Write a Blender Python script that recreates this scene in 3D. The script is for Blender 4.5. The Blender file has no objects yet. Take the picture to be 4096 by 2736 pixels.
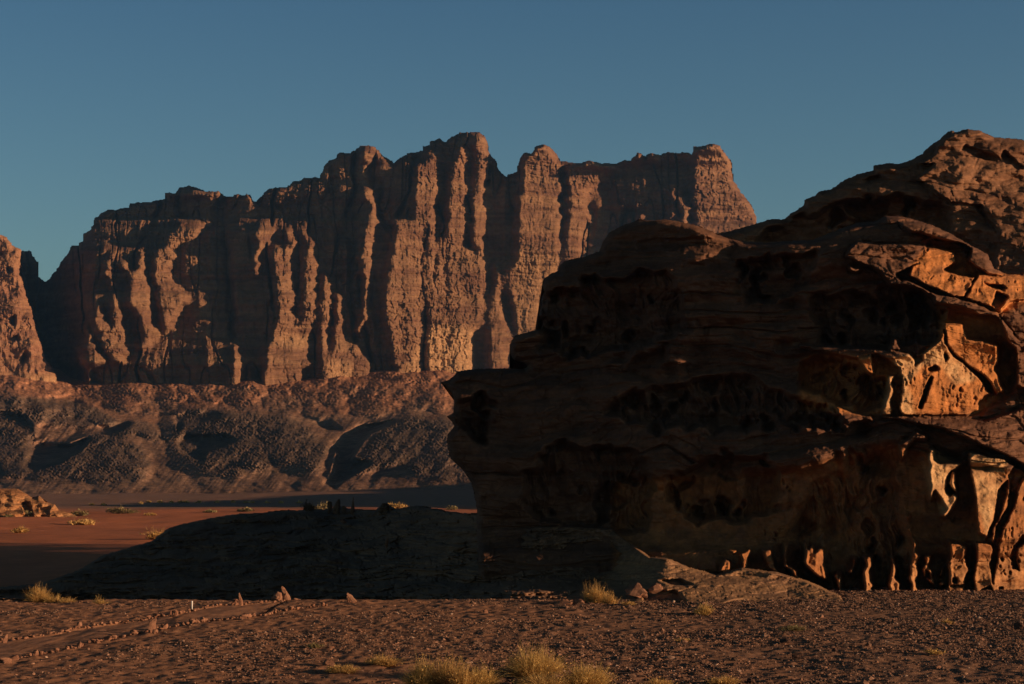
import bpy, math, random
import numpy as np

# ------------------------------------------------------------------ camera, sky, sun, exposure
S = bpy.context.scene
COL = S.collection
FPX, CX, VH, CAMZ = 1911.0, 512.0, 478.0, 5.0     # focal length in pixels, centre column, horizon row, eye height
cam_d = bpy.data.cameras.new("camera"); cam = bpy.data.objects.new("camera", cam_d); COL.objects.link(cam)
cam.location = (0, 0, CAMZ); cam.rotation_euler = (math.radians(90), 0, 0)
cam_d.sensor_width = 36.0; cam_d.lens = 36.0 * FPX / 1024.0
cam_d.shift_y = (VH - 342.0) / 1024.0
cam_d.clip_start = 0.5; cam_d.clip_end = 20000
S.camera = cam
SUN_EL, SUN_AZ = math.radians(7.5), math.radians(15)      # azimuth: behind the camera's right hand
W = bpy.data.worlds.new("World"); S.world = W; W.use_nodes = True
wn = W.node_tree; wn.nodes.clear()
sky = wn.nodes.new("ShaderNodeTexSky"); sky.sky_type = 'NISHITA'; sky.sun_disc = False
sky.sun_elevation = SUN_EL; sky.sun_rotation = math.radians(90) + SUN_AZ
sky.altitude = 900; sky.air_density = 1.0; sky.dust_density = 0.3; sky.ozone_density = 1.5
bg = wn.nodes.new("ShaderNodeBackground"); bg.inputs[1].default_value = 0.0625
wo = wn.nodes.new("ShaderNodeOutputWorld")
tc = wn.nodes.new("ShaderNodeTexCoord"); sz_ = wn.nodes.new("ShaderNodeSeparateXYZ"); wn.links.new(tc.outputs["Generated"], sz_.inputs[0])
rp = wn.nodes.new("ShaderNodeValToRGB"); wn.links.new(sz_.outputs[2], rp.inputs[0])      # deep evening blue overhead
rp.color_ramp.elements[0].position = 0.0; rp.color_ramp.elements[0].color = (.80, .99, 1.0, 1)
rp.color_ramp.elements[1].position = .8; rp.color_ramp.elements[1].color = (.07, .085, .105, 1)
for p_, c_ in ((.12, (.69, .90, .98, 1)), (.26, (.47, .71, .88, 1)), (.42, (.12, .17, .22, 1))):
    e_ = rp.color_ramp.elements.new(p_); e_.color = c_
mu_ = wn.nodes.new("ShaderNodeMix"); mu_.data_type = 'RGBA'; mu_.blend_type = 'MULTIPLY'; mu_.inputs[0].default_value = 1
wn.links.new(sky.outputs[0], mu_.inputs[6]); wn.links.new(rp.outputs[0], mu_.inputs[7]); wn.links.new(mu_.outputs[2], bg.inputs[0]); wn.links.new(bg.outputs[0], wo.inputs[0])
sl = bpy.data.lights.new("sun", 'SUN'); sl.energy = 5.0; sl.angle = math.radians(0.5); sl.color = (1.0, 0.625, 0.36)
sun = bpy.data.objects.new("sun", sl); COL.objects.link(sun)
from mathutils import Vector
sdir = Vector((math.cos(SUN_EL) * math.cos(SUN_AZ), -math.cos(SUN_EL) * math.sin(SUN_AZ), math.sin(SUN_EL)))
sun.rotation_euler = sdir.to_track_quat('Z', 'Y').to_euler()
S.view_settings.view_transform = 'Standard'; S.view_settings.look = 'None'
S.view_settings.exposure = 0.6; S.view_settings.gamma = 1.0
S.cycles.max_bounces = 4; S.cycles.volume_bounces = 0; S.cycles.diffuse_bounces = 2

# ------------------------------------------------------------------ helpers
REG = dict(A=(0, 700, .5483), B=(1000, 480, .6888), C=(1900, 480, .6889), D=(0, 1400, .6695), E=(1000, 1400, .6695),
           F=(2000, 800, .5741), G=(3000, 480, .7145), H=(3000, 1500, .6059), I=(1900, 1600, .5739), J=(0, 2250, .5963),
           K=(1300, 2250, .5963), L=(2600, 2250, .6371), M=(3200, 900, .5103), N=(0, 880, .4337), O=(1200, 1900, .3407),
           P=(0, 2300, .4259), S=(2896, 1520, .6122), Q=(0, 0, 1.7452), R=(0, 0, 4.0))
def T(r, pts):
    ox, oy, s = REG[r]
    return [((ox + x * s) / 4.0, (oy + y * s) / 4.0) for x, y in pts]

def _h(ix, iy, seed):
    n = (ix.astype(np.int64) * 374761393 + iy.astype(np.int64) * 668265263 + seed * 1442695041) & 0xffffffff
    n = ((n ^ (n >> 13)) * 1274126177) & 0xffffffff
    n = n ^ (n >> 16)
    n = (n * 2246822519) & 0xffffffff
    return ((n ^ (n >> 15)) & 0xffffff).astype(np.float32) / float(0xffffff)
def vn(x, y, seed=0):
    ix = np.floor(x); iy = np.floor(y); fx = x - ix; fy = y - iy
    ix = ix.astype(np.int64); iy = iy.astype(np.int64)
    fx = fx * fx * fx * (fx * (fx * 6 - 15) + 10); fy = fy * fy * fy * (fy * (fy * 6 - 15) + 10)
    a = _h(ix, iy, seed); b = _h(ix + 1, iy, seed); c = _h(ix, iy + 1, seed); d = _h(ix + 1, iy + 1, seed)
    return (a + (b - a) * fx) * (1 - fy) + (c + (d - c) * fx) * fy - 0.5
def fbm(x, y, seed=0, oct=5, gain=0.5, lac=2.03):
    r = 0; a = 1.0; ca, sa = math.cos(0.6), math.sin(0.6)
    for i in range(oct):
        r = r + a * vn(x, y, seed + i * 17)
        x, y = (ca * x - sa * y) * lac + 3.7, (sa * x + ca * y) * lac + 1.3
        a *= gain
    return r
def fbm_a(x, y, seed=0, oct=4, gain=0.5):      # keeps its axes
    r = 0; a = 1.0
    for i in range(oct):
        r = r + a * vn(x, y, seed + i * 17); x = x * 2.07 + 5.1; y = y * 2.07 + 9.2; a *= gain
    return r
def worley(x, y, seed=0):
    ix = np.floor(x).astype(np.int64); iy = np.floor(y).astype(np.int64)
    f1 = np.full(x.shape, 9.0, np.float32); f2 = f1.copy(); idv = np.zeros(x.shape, np.float32)
    for dx in (-1, 0, 1):
        for dy in (-1, 0, 1):
            jx = ix + dx; jy = iy + dy
            px = jx + _h(jx, jy, seed); py = jy + _h(jx, jy, seed + 7)
            d = np.hypot(px - x, py - y).astype(np.float32)
            near = d < f1
            f2 = np.where(near, f1, np.minimum(f2, d)); f1 = np.where(near, d, f1)
            idv = np.where(near, _h(jx, jy, seed + 13), idv)
    return f1, f2, idv
def blocks(x, z, w, h, seed):
    r = z / h; ri = np.floor(r).astype(np.int64); ro = _h(ri, ri * 0 + 3, seed)
    xs_ = x / (w * (.6 + .9 * _h(ri, ri * 0 + 5, seed))) + ro * 7.3; xi = np.floor(xs_).astype(np.int64)
    fx = np.abs(xs_ - xi - .5) * 2; fz = np.abs(r - ri - .5) * 2
    return _h(xi, ri, seed + 9) + .5 * np.clip((np.maximum(fx, fz) - .84) / .16, 0, 1)
def groove(t, wdt): return np.clip(wdt - np.abs(t), 0, 1) / wdt
def inpoly(U, V, pts):
    m = np.zeros(U.shape, bool)
    p = np.array(pts); u0, v0 = p.min(0); u1, v1 = p.max(0)
    sel = (U >= u0) & (U <= u1) & (V >= v0) & (V <= v1)
    if not sel.any(): return m
    x = U[sel]; y = V[sel]; c = np.zeros(x.shape, bool)
    n = len(pts)
    for i in range(n):
        xa, ya = pts[i]; xb, yb = pts[i - 1]
        if ya == yb: continue
        c ^= ((ya > y) != (yb > y)) & (x < (xb - xa) * (y - ya) / (yb - ya) + xa)
    m[sel] = c
    return m
def segdist(U, V, pts, cap):
    d = np.full(U.shape, cap, np.float32)
    for i in range(len(pts) - 1):
        xa, ya = pts[i]; xb, yb = pts[i + 1]
        s = (U > min(xa, xb) - cap) & (U < max(xa, xb) + cap) & (V > min(ya, yb) - cap) & (V < max(ya, yb) + cap)
        if not s.any(): continue
        x = U[s]; y = V[s]; L = (xb - xa) ** 2 + (yb - ya) ** 2 + 1e-9
        t = np.clip(((x - xa) * (xb - xa) + (y - ya) * (yb - ya)) / L, 0, 1)
        d[s] = np.minimum(d[s], np.hypot(x - xa - t * (xb - xa), y - ya - t * (yb - ya)))
    return d
def blur(a, r):
    if r < 0.4: return a
    n = max(1, int(round(r)))
    for _ in range(2):
        for ax in (0, 1):
            p = [(0, 0), (0, 0)]; p[ax] = (n + 1, n)
            c = np.cumsum(np.pad(a, p, mode='edge'), axis=ax, dtype=np.float64)
            k = 2 * n + 1; L = a.shape[ax]
            a = (c[k:k + L] - c[:L]) / k if ax == 0 else (c[:, k:k + L] - c[:, :L]) / k
    return a.astype(np.float32)
def solve(gx, gv, f0, wx, wv, lam):
    ny, nx = f0.shape
    gx = gx.copy(); gv = gv.copy(); gx[:, -1] = 0; gv[-1, :] = 0
    r = lam * f0 - wx * gx - wv * gv
    r[:, 1:] += wx * gx[:, :-1]; r[1:, :] += wv * gv[:-1, :]
    m = np.concatenate([r, r[::-1]], 0); m = np.concatenate([m, m[:, ::-1]], 1)
    F = np.fft.rfft2(m)
    ky = 2 - 2 * np.cos(2 * np.pi * np.arange(2 * ny) / (2 * ny)); kx = 2 - 2 * np.cos(2 * np.pi * np.arange(nx + 1) / (2 * nx))
    F /= (lam + wx * kx[None, :] + wv * ky[:, None])
    return np.fft.irfft2(F, s=m.shape)[:ny, :nx]
def make_mesh(name, verts, faces, mat, smooth=True, attrs=None, parent=None, link=True):
    me = bpy.data.meshes.new(name)
    verts = np.asarray(verts, np.float32).reshape(-1, 3); faces = np.asarray(faces, np.int32)
    k = faces.shape[1]; nf = len(faces)
    me.vertices.add(len(verts)); me.vertices.foreach_set("co", verts.ravel())
    me.loops.add(nf * k); me.loops.foreach_set("vertex_index", faces.ravel())
    me.polygons.add(nf)
    me.polygons.foreach_set("loop_start", np.arange(nf, dtype=np.int32) * k)
    me.polygons.foreach_set("loop_total", np.full(nf, k, np.int32))
    me.polygons.foreach_set("use_smooth", np.full(nf, smooth, bool))
    if attrs:
        for an, av in attrs.items():
            at = me.attributes.new(an, 'FLOAT', 'POINT'); at.data.foreach_set("value", np.asarray(av, np.float32).ravel())
    me.update(calc_edges=True)
    if isinstance(mat, (list, tuple)):
        for m in mat: me.materials.append(m)
    else: me.materials.append(mat)
    o = bpy.data.objects.new(name, me)
    if parent is not None: o.parent = parent
    if link: COL.objects.link(o)
    return o
def tag(o, label=None, cat=None, group=None, kind=None):
    if label: o["label"] = label
    if cat: o["category"] = cat
    if group: o["group"] = group
    if kind: o["kind"] = kind
    return o
def ray(U, V, Dp):
    return np.stack([(U - CX) / FPX * Dp, Dp, CAMZ + (VH - V) / FPX * Dp], -1)

def vblur_(a, n):
    n = max(1, int(round(n)))
    for _ in range(2):
        c = np.cumsum(np.pad(a, [(n + 1, n), (0, 0)], mode='edge'), axis=0, dtype=np.float64); a = (c[2 * n + 1:] - c[:-(2 * n + 1)]) / (2 * n + 1)
    return a.astype(np.float32)
def sun_fit(f, X0, M, lit, dark, step, lim, eps, iters=4, bl=1.2):
    # nudge faces forward into, or back out of, the low sunlight that grazes the wall from the right
    ny, nx = f.shape; sh = math.tan(SUN_EL) / math.cos(SUN_AZ); rows = np.arange(ny); BIG = 1e6
    for it in range(iters):
        g = np.where(M, f + math.tan(SUN_AZ) * X0, BIG); E = np.full(f.shape, BIG, np.float32); e = np.full(ny, BIG)
        for c in range(nx - 2, -1, -1):
            e = np.minimum(e, g[:, c + 1]); up = np.r_[BIG, e[:-1]]
            e = np.where((up > 1e5) | (e > 1e5), np.where(e > 1e5, e, e), e * (1 - sh) + up * sh); E[:, c] = e
        dl = np.where(lit & (E < 1e5), np.clip(g - E + eps, 0, lim), 0) - np.where(dark & (E < 1e5), np.clip(E - g + eps, 0, lim), 0)
        dl[~M] = 0
        f = f - blur(dl.astype(np.float32), bl / step)
    return f
def relief(name, box, step, sil, mat, D0, f0, paint, wx=1.0, wv=1.0, span=90, base=-1.0, c0=.04, delta=16, anchor=400, vblur=14, gz0=0.1, gzp=(), push=(), noise=None,
           round_r=8, round_d=6, back=100, crag=1.0, tones=None, pblur=0.8, edge_open=(), back_drop=0.0, xs=True, abs_drop=0.0, fit=None, hold=None, rag=1.0):
    u0, u1, v0, v1 = box
    U, V = np.meshgrid(np.arange(u0, u1 + step, step), np.arange(v0, v1 + step, step))
    U = U.astype(np.float32); V = V.astype(np.float32)
    # ragged outline
    wu = crag * (fbm(U / 9, V / 5, 5, 4) * 1.6 + vn(U / 1.8, V / 1.5, 9) * .7); wvv = crag * (fbm(U / 9 + 40, V / 5, 6, 4) * 1.6 + vn(U / 1.8, V / 1.5, 19) * .7)
    M = inpoly(U + wu, V + wvv, sil)
    p = (D0 / FPX * step) if np.isscalar(D0) else D0(U, V) / FPX * step
    gx = np.full(U.shape, base, np.float32); gz = np.full(U.shape, gz0, np.float32)
    sr_ = rag * (vn(U / 50, V / 1.5, 29) + .6 * vn(U / 14, V / .8, 30)); wu_ = wu * .9 + sr_
    for pts, val in paint: gx[inpoly(U + wu_, V + wvv * .9, pts)] = val
    for pts, val in gzp: gz[inpoly(U, V, pts)] = val
    if hold: hr = int((hold - v0) / step); gx[hr:] = gx[hr]
    # lit faces turn towards the low sun (slope), shaded ones stand back behind the edge to their right (recess)
    lit = np.clip(gx, 0, None); drk = blur(np.clip(-gx, 0, None), pblur / step * .6)
    nb_ = vblur / step
    sl_ = .55 * lit + .45 * vblur_(lit, nb_)
    G = np.cumsum(((c0(U, V) if callable(c0) else c0) + sl_) * p, axis=1); ia = int(round((anchor - u0) / step)); G -= G[:, ia:ia + 1]
    X0 = (U - anchor) * (p / step)
    gz = blur(gz, 2.5 / step)
    F0 = f0(U, V).astype(np.float32) * np.ones_like(U)
    if gz0 is None: f = F0.copy()
    else: f = solve(np.zeros_like(gz), -gz * p, F0, wx, wv, (step / span) ** 2).astype(np.float32)
    f += vblur_(G, 1.5 / step) - math.tan(SUN_AZ) * X0 + delta * drk
    litm = blur((gx > .1).astype(np.float32), 1.5 / step)
    pw_ = fbm(U / 16, V / 12, 61, 4) * 13; pv_ = fbm(U / 16, V / 12, 62, 4) * 9
    for pts, dep, bl in push:
        f += blur(inpoly(U + wu * .8 + pw_, V + wvv * .8 + pv_, pts).astype(np.float32), bl / step) * dep * (1 - litm)
    d = segdist(U, V, sil + [sil[0]], round_r)
    for (ax, val) in edge_open:
        pass
    t = np.clip(d / round_r, 0, 1)
    f += round_d * (1 - np.sqrt(np.clip(1 - (1 - t) ** 2, 0, 1)))
    if noise is not None: f += noise((U - CX) / FPX * (p / step * FPX), (VH - V) / FPX * (p / step * FPX) + CAMZ, U, V, gx)
    if fit: f = sun_fit(f, X0, M, blur((gx > .1).astype(np.float32), 1 / step) > (.5 if len(fit) < 3 else .75), (gx < -.3) & (len(fit) < 3), step, fit[0], fit[1], bl=fit[3] if len(fit) > 3 else 1.2).astype(np.float32)
    P = ray(U, V, f)
    ny, nx = U.shape
    idx = np.arange(ny * nx).reshape(ny, nx)
    q = M[:-1, :-1] & M[1:, :-1] & M[:-1, 1:] & M[1:, 1:]
    a, b, c, dd = idx[:-1, :-1][q], idx[1:, :-1][q], idx[1:, 1:][q], idx[:-1, 1:][q]
    faces = np.stack([a, b, c, dd], -1)
    # side walls
    qp = np.pad(q, 1); core = qp[1:-1, 1:-1]
    walls = []
    def w(mask, i, j): walls.append(np.stack([i[mask], j[mask]], -1))
    w(core & ~qp[:-2, 1:-1], idx[:-1, :-1], idx[:-1, 1:])      # top edge
    w(core & ~qp[1:-1, :-2], idx[1:, :-1], idx[:-1, :-1])      # left edge
    w(core & ~qp[1:-1, 2:], idx[:-1, 1:], idx[1:, 1:])         # right edge
    E = np.concatenate(walls)
    used = np.unique(faces); bv = np.unique(E)
    remap = -np.ones(ny * nx, np.int64); remap[used] = np.arange(len(used))
    Pf = P.reshape(-1, 3)
    nb = len(used); rings = [Pf[bv]]
    bmap = [-np.ones(ny * nx, np.int64) for _ in range(3)]
    offs = []
    vs = [Pf[used]]
    prev = remap
    fw = []
    for k, (fr, dz) in enumerate(((.06, .0), (.35, .3), (1.0, 1.0))):
        Q = Pf[bv].copy(); Q[:, 1] += back * fr; Q[:, 2] -= back_drop * dz * np.clip(Q[:, 2] / 20, 0, 1)
        if xs: Q[:, 0] *= 1 + back * fr / Pf[bv][:, 1]
        low = Q[:, 2] < CAMZ; Q[low, 2] = CAMZ + (Q[low, 2] - CAMZ) * (1 + back * fr / Pf[bv][low, 1]) - .02 * back * fr
        Q[:, 2] -= abs_drop * dz
        cur = -np.ones(ny * nx, np.int64); cur[bv] = nb + np.arange(len(bv)); nb += len(bv); vs.append(Q)
        fw.append(np.stack([prev[E[:, 0]], prev[E[:, 1]], cur[E[:, 1]], cur[E[:, 0]]], -1)); prev = cur
    allv = np.concatenate(vs); allf = np.concatenate([remap[faces]] + fw)
    attrs = {}
    if tones:
        for an, fn in tones.items():
            tv = fn(U, V, wu, wvv).astype(np.float32).reshape(-1)
            attrs[an] = np.concatenate([tv[used]] + [tv[bv]] * 3)
    return make_mesh(name, allv, allf, mat, True, attrs)

# ------------------------------------------------------------------ materials
def mat(name):
    m = bpy.data.materials.new(name); m.use_nodes = True; nt = m.node_tree; nt.nodes.clear()
    out = nt.nodes.new("ShaderNodeOutputMaterial"); b = nt.nodes.new("ShaderNodeBsdfPrincipled")
    b.inputs["Roughness"].default_value = .95; b.inputs["Specular IOR Level"].default_value = 0.1
    nt.links.new(b.outputs[0], out.inputs[0])
    return m, nt, b
def nd(nt, t, **kw):
    n = nt.nodes.new(t)
    for k, v in kw.items():
        if k.startswith("i_"): n.inputs[int(k[2:])].default_value = v
        else: setattr(n, k, v)
    return n
def coords(nt, scale):
    g = nt.nodes.new("ShaderNodeNewGeometry"); mp = nt.nodes.new("ShaderNodeMapping"); mp.inputs["Scale"].default_value = scale
    nt.links.new(g.outputs["Position"], mp.inputs[0]); return mp
def noise_fac(nt, scale, detail=6, rough=.6, lo=.35, hi=.65):
    mp = coords(nt, scale); n = nt.nodes.new("ShaderNodeTexNoise"); n.inputs["Scale"].default_value = 1; n.inputs["Detail"].default_value = detail
    n.inputs["Roughness"].default_value = rough; nt.links.new(mp.outputs[0], n.inputs["Vector"])
    r = nt.nodes.new("ShaderNodeMapRange"); r.inputs[1].default_value = lo; r.inputs[2].default_value = hi; nt.links.new(n.outputs[0], r.inputs[0])
    return r.outputs[0]
def mix(nt, fac, a, b):
    m = nt.nodes.new("ShaderNodeMix"); m.data_type = 'RGBA'
    for s, v in ((0, fac), (6, a), (7, b)):
        if hasattr(v, "links") or hasattr(v, "is_linked"): nt.links.new(v, m.inputs[s])
        elif s == 0: m.inputs[0].default_value = v
        else: m.inputs[s].default_value = (*v, 1)
    return m.outputs[2]
def attr(nt, name):
    a = nt.nodes.new("ShaderNodeAttribute"); a.attribute_name = name; return a.outputs["Fac"]
def bump(nt, b, scale, strength, dist, detail=8):
    mp = coords(nt, scale); n = nt.nodes.new("ShaderNodeTexNoise"); n.inputs["Scale"].default_value = 1; n.inputs["Detail"].default_value = detail
    n.inputs["Roughness"].default_value = .65; nt.links.new(mp.outputs[0], n.inputs["Vector"])
    bp = nt.nodes.new("ShaderNodeBump"); bp.inputs["Strength"].default_value = strength; bp.inputs["Distance"].default_value = dist
    nt.links.new(n.outputs[0], bp.inputs["Height"]); nt.links.new(bp.outputs[0], b.inputs["Normal"])

def rock_material(name, dark, mid, light, s, band, tone_cols=None, bscale=1.0, bdist=.3, sp0=.72, sp1=1.18):
    m, nt, b = mat(name)
    f1 = noise_fac(nt, (s, s, s * 1.2), 8, .65, .38, .62)
    f2 = noise_fac(nt, (s * .25, s * .25, band), 5, .6, .42, .6)
    f3 = noise_fac(nt, (s * 6, s * 6, s * 6), 5, .7, .3, .7)
    c = mix(nt, f1, dark, mid); c2 = mix(nt, f2, c, light)
    mm = nt.nodes.new("ShaderNodeMix"); mm.data_type = 'RGBA'; mm.inputs[0].default_value = .5
    nt.links.new(c, mm.inputs[6]); nt.links.new(c2, mm.inputs[7]); c = mm.outputs[2]
    if tone_cols:
        for an, colr in tone_cols: c = mix(nt, attr(nt, an), c, mix(nt, f3, tuple(x * .75 for x in colr), colr))
    sp = mix(nt, f3, (sp0, sp0, sp0), (sp1, sp1 * .975, sp1 * .95))
    mu = nt.nodes.new("ShaderNodeMix"); mu.data_type = 'RGBA'; mu.blend_type = 'MULTIPLY'; mu.inputs[0].default_value = 1
    nt.links.new(c, mu.inputs[6]); nt.links.new(sp, mu.inputs[7])
    nt.links.new(mu.outputs[2], b.inputs["Base Color"])
    bump(nt, b, (bscale, bscale, bscale * 1.6), .6, bdist)
    return m
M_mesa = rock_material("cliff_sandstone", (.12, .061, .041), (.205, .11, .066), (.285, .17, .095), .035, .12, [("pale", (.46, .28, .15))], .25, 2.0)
M_butte = rock_material("butte_sandstone", (.17, .085, .055), (.27, .135, .085), (.36, .2, .11), .04, .14, [("pale", (.48, .3, .16))], .25, 1.6)
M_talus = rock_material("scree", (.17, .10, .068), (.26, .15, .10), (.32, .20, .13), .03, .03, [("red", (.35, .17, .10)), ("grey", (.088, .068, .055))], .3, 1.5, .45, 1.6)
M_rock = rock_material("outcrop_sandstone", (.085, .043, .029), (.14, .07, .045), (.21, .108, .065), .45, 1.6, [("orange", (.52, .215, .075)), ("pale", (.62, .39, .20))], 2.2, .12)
M_dome = rock_material("dome_sandstone", (.14, .070, .043), (.21, .108, .064), (.28, .152, .088), .35, 1.2, None, 1.6, .2)
M_mound = rock_material("shelf_rock", (.14, .085, .060), (.20, .12, .08), (.30, .165, .095), .5, 2.0, [("tan", (.36, .21, .115))], 2.5, .08)
M_lout = rock_material("orange_sandstone", (.26, .12, .055), (.38, .18, .08), (.46, .25, .12), .3, .8, None, .8, .3)
M_stone = rock_material("stone", (.18, .09, .06), (.28, .14, .09), (.36, .2, .13), 3, 3, None, 8, .03)

def box_q(x0, y0, x1, y1): return T('Q', [(x0, y0), (x1, y0), (x1, y1), (x0, y1)])

# ------------------------------------------------------------------ mesa
mesa_sil = (T('A', [(-60, 900), (-60, 560), (165, 548), (230, 552), (240, 590), (280, 625), (275, 680), (290, 740), (330, 778), (342, 780), (430, 660), (440, 635), (510, 550), (520, 520), (575, 515), (580, 490), (610, 485), (605, 430), (650, 400), (660, 375), (680, 360), (685, 310), (720, 295), (725, 275), (800, 250), (930, 240), (940, 210), (1100, 195), (1160, 178), (1215, 172), (1200, 140), (1215, 122), (1255, 125), (1280, 130), (1310, 90), (1385, 78), (1430, 90), (1500, 120), (1600, 115), (1635, 155), (1690, 150), (1720, 132), (1780, 150), (1795, 135), (1830, 145), (1860, 188)])
    + T('B', [(45, 470), (50, 450), (100, 400), (200, 385), (250, 350), (280, 355), (320, 330), (405, 340), (415, 290), (450, 240), (505, 215), (515, 185), (550, 182), (560, 190), (610, 175), (640, 150), (690, 143), (720, 150), (770, 200), (840, 250), (870, 220), (920, 190), (1010, 178), (1010, 150), (1040, 150), (1045, 115), (1075, 115), (1105, 105), (1135, 130), (1170, 95), (1220, 68), (1245, 72), (1260, 68), (1330, 70), (1365, 95), (1380, 130), (1385, 180), (1415, 215), (1440, 255), (1440, 285), (1495, 330), (1500, 315), (1545, 300), (1560, 250), (1575, 200), (1597, 190)])
    + T('C', [(320, 195), (350, 155), (400, 138), (430, 150), (480, 200), (490, 235), (560, 245), (620, 245), (680, 232), (730, 250), (820, 255), (850, 235), (900, 232), (945, 190), (975, 200), (990, 210), (1020, 190), (1080, 200), (1120, 183), (1160, 190), (1210, 185), (1260, 190), (1265, 155), (1330, 150), (1380, 135), (1425, 145), (1440, 180), (1470, 210), (1490, 250), (1500, 350), (1530, 390), (1570, 450), (1600, 490), (1635, 560), (1632, 600), (1660, 900), (1660, 1600)])
    + [(-20, 440)])
L = .8
mesa_paint = [(T('N', p), v) for p, v in [
    ([(780, 940), (850, 1050), (900, 1150), (950, 1250), (1000, 1330), (780, 1380), (720, 1290), (705, 1220), (740, 1140), (770, 1180), (780, 1050)], 1.0),
    ([(905, 690), (940, 820), (960, 880), (1010, 960), (1050, 1020), (1100, 1100), (1140, 1150), (1215, 1180), (1220, 1220), (1140, 1240), (1140, 1320), (1030, 1320), (980, 1200), (900, 1080), (860, 960), (865, 850), (890, 800)], 1.0),
    ([(1030, 690), (1075, 700), (1110, 780), (1140, 900), (1150, 1020), (1190, 1130), (1100, 1100), (1040, 1000), (1020, 900)], 1.0),
    ([(960, 225), (1000, 240), (970, 270), (940, 300)], 1.0), ([(1050, 260), (1080, 290), (1060, 360), (1015, 350)], 1.0),
    ([(950, 390), (1030, 370), (1010, 480), (1045, 570), (1030, 600), (960, 500)], 1.0), ([(1085, 380), (1180, 375), (1150, 460), (1080, 455)], 1.0),
    ([(1290, 240), (1320, 300), (1340, 420), (1370, 580), (1390, 700), (1400, 900), (1440, 960), (1450, 1050), (1400, 1100), (1340, 1200), (1290, 1190), (1290, 1000), (1250, 850), (1180, 800), (1175, 650), (1180, 520), (1200, 450), (1240, 430), (1270, 350)], 1.0)]]
mesa_paint += [(T('A', p), v) for p, v in [
    ([(1285, 325), (1440, 320), (1480, 390), (1450, 450), (1330, 490), (1260, 540), (1270, 600), (1230, 700), (1290, 800), (1390, 900), (1300, 1000), (1220, 1140), (1180, 1120), (1150, 950), (1110, 750), (1105, 620), (1150, 540), (1200, 490), (1220, 410), (1280, 390)], .65),
    ([(1660, 1175), (1690, 1190), (1740, 1260), (1750, 1330), (1770, 1470), (1670, 1470), (1690, 1350), (1690, 1250)], 1.0),
    ([(1380, 115), (1500, 125), (1600, 118), (1630, 155), (1480, 165), (1400, 155)], .75)]]
mesa_paint += [(T('B', p), v) for p, v in [
    ([(60, 580), (110, 590), (155, 630), (130, 660), (75, 730), (60, 780), (55, 870), (20, 930), (10, 870), (30, 750), (15, 650)], 1.0),
    ([(140, 725), (175, 740), (195, 900), (215, 1050), (260, 1150), (290, 1270), (325, 1500), (80, 1500), (80, 1350), (130, 1240), (150, 1100), (140, 900), (120, 810)], 1.0),
    ([(200, 630), (250, 620), (255, 700), (240, 800), (245, 950), (265, 1080), (215, 1100), (200, 900), (190, 750)], 1.0),
    ([(270, 625), (310, 640), (360, 700), (380, 800), (410, 840), (385, 950), (385, 1080), (370, 1200), (330, 1300), (355, 1430), (320, 1440), (280, 1180), (300, 1000), (300, 850), (320, 700)], 1.0),
    ([(420, 880), (465, 910), (470, 1050), (460, 1250), (440, 1400), (405, 1470), (400, 1300), (400, 1100), (410, 950)], 1.0),
    ([(490, 1000), (530, 1000), (540, 1130), (560, 1280), (600, 1400), (590, 1520), (410, 1500), (440, 1380), (480, 1300), (490, 1150)], 1.0),
    ([(570, 1290), (640, 1310), (660, 1380), (700, 1400), (720, 1490), (600, 1490), (600, 1380)], 1.0),
    ([(650, 380), (715, 400), (735, 460), (738, 600), (725, 700), (710, 850), (690, 1000), (690, 1150), (650, 1240), (620, 1230), (650, 1100), (660, 950), (630, 800), (670, 600), (680, 500), (650, 430)], 1.0),
    ([(960, 245), (1020, 240), (1020, 180), (1070, 175), (1100, 220), (1100, 300), (1085, 400), (1075, 520), (1080, 600), (1085, 750), (1070, 900), (1020, 1100), (1010, 1250), (1010, 1600), (850, 1600), (850, 1480), (820, 1350), (790, 1200), (770, 1080), (790, 900), (820, 700), (830, 575), (960, 575), (930, 450), (950, 350)], .75),
    ([(1095, 660), (1125, 680), (1130, 850), (1140, 1000), (1145, 1180), (1030, 1180), (1030, 1000), (1080, 900), (1090, 750)], .8),
    ([(1230, 130), (1255, 150), (1250, 300), (1250, 450), (1255, 600), (1250, 720), (1280, 770), (1340, 780), (1370, 740), (1380, 850), (1370, 1000), (1360, 1200), (1300, 1210), (1300, 1600), (1020, 1600), (1025, 1190), (1145, 1180), (1145, 1050), (1140, 850), (1125, 700), (1130, 500), (1150, 350), (1180, 220)], .75),
    ([(1280, 80), (1350, 90), (1380, 150), (1395, 250), (1370, 320), (1365, 450), (1380, 560), (1365, 740), (1320, 780), (1280, 700), (1275, 500), (1300, 350), (1310, 200)], 1.0),
    ([(1420, 820), (1445, 840), (1465, 950), (1465, 1080), (1500, 1180), (1520, 1280), (1500, 1500), (1400, 1500), (1375, 1200), (1380, 1080), (1410, 950)], .8),
    ([(640, 150), (700, 145), (735, 180), (690, 235), (610, 240), (650, 200)], .75),
    ([(1005, 600), (1022, 600), (1015, 1000), (1020, 1500), (1003, 1500), (1008, 1000)], -.9), ([(1148, 1180), (1160, 1180), (1150, 1350), (1145, 1350)], -.6)]]
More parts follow.
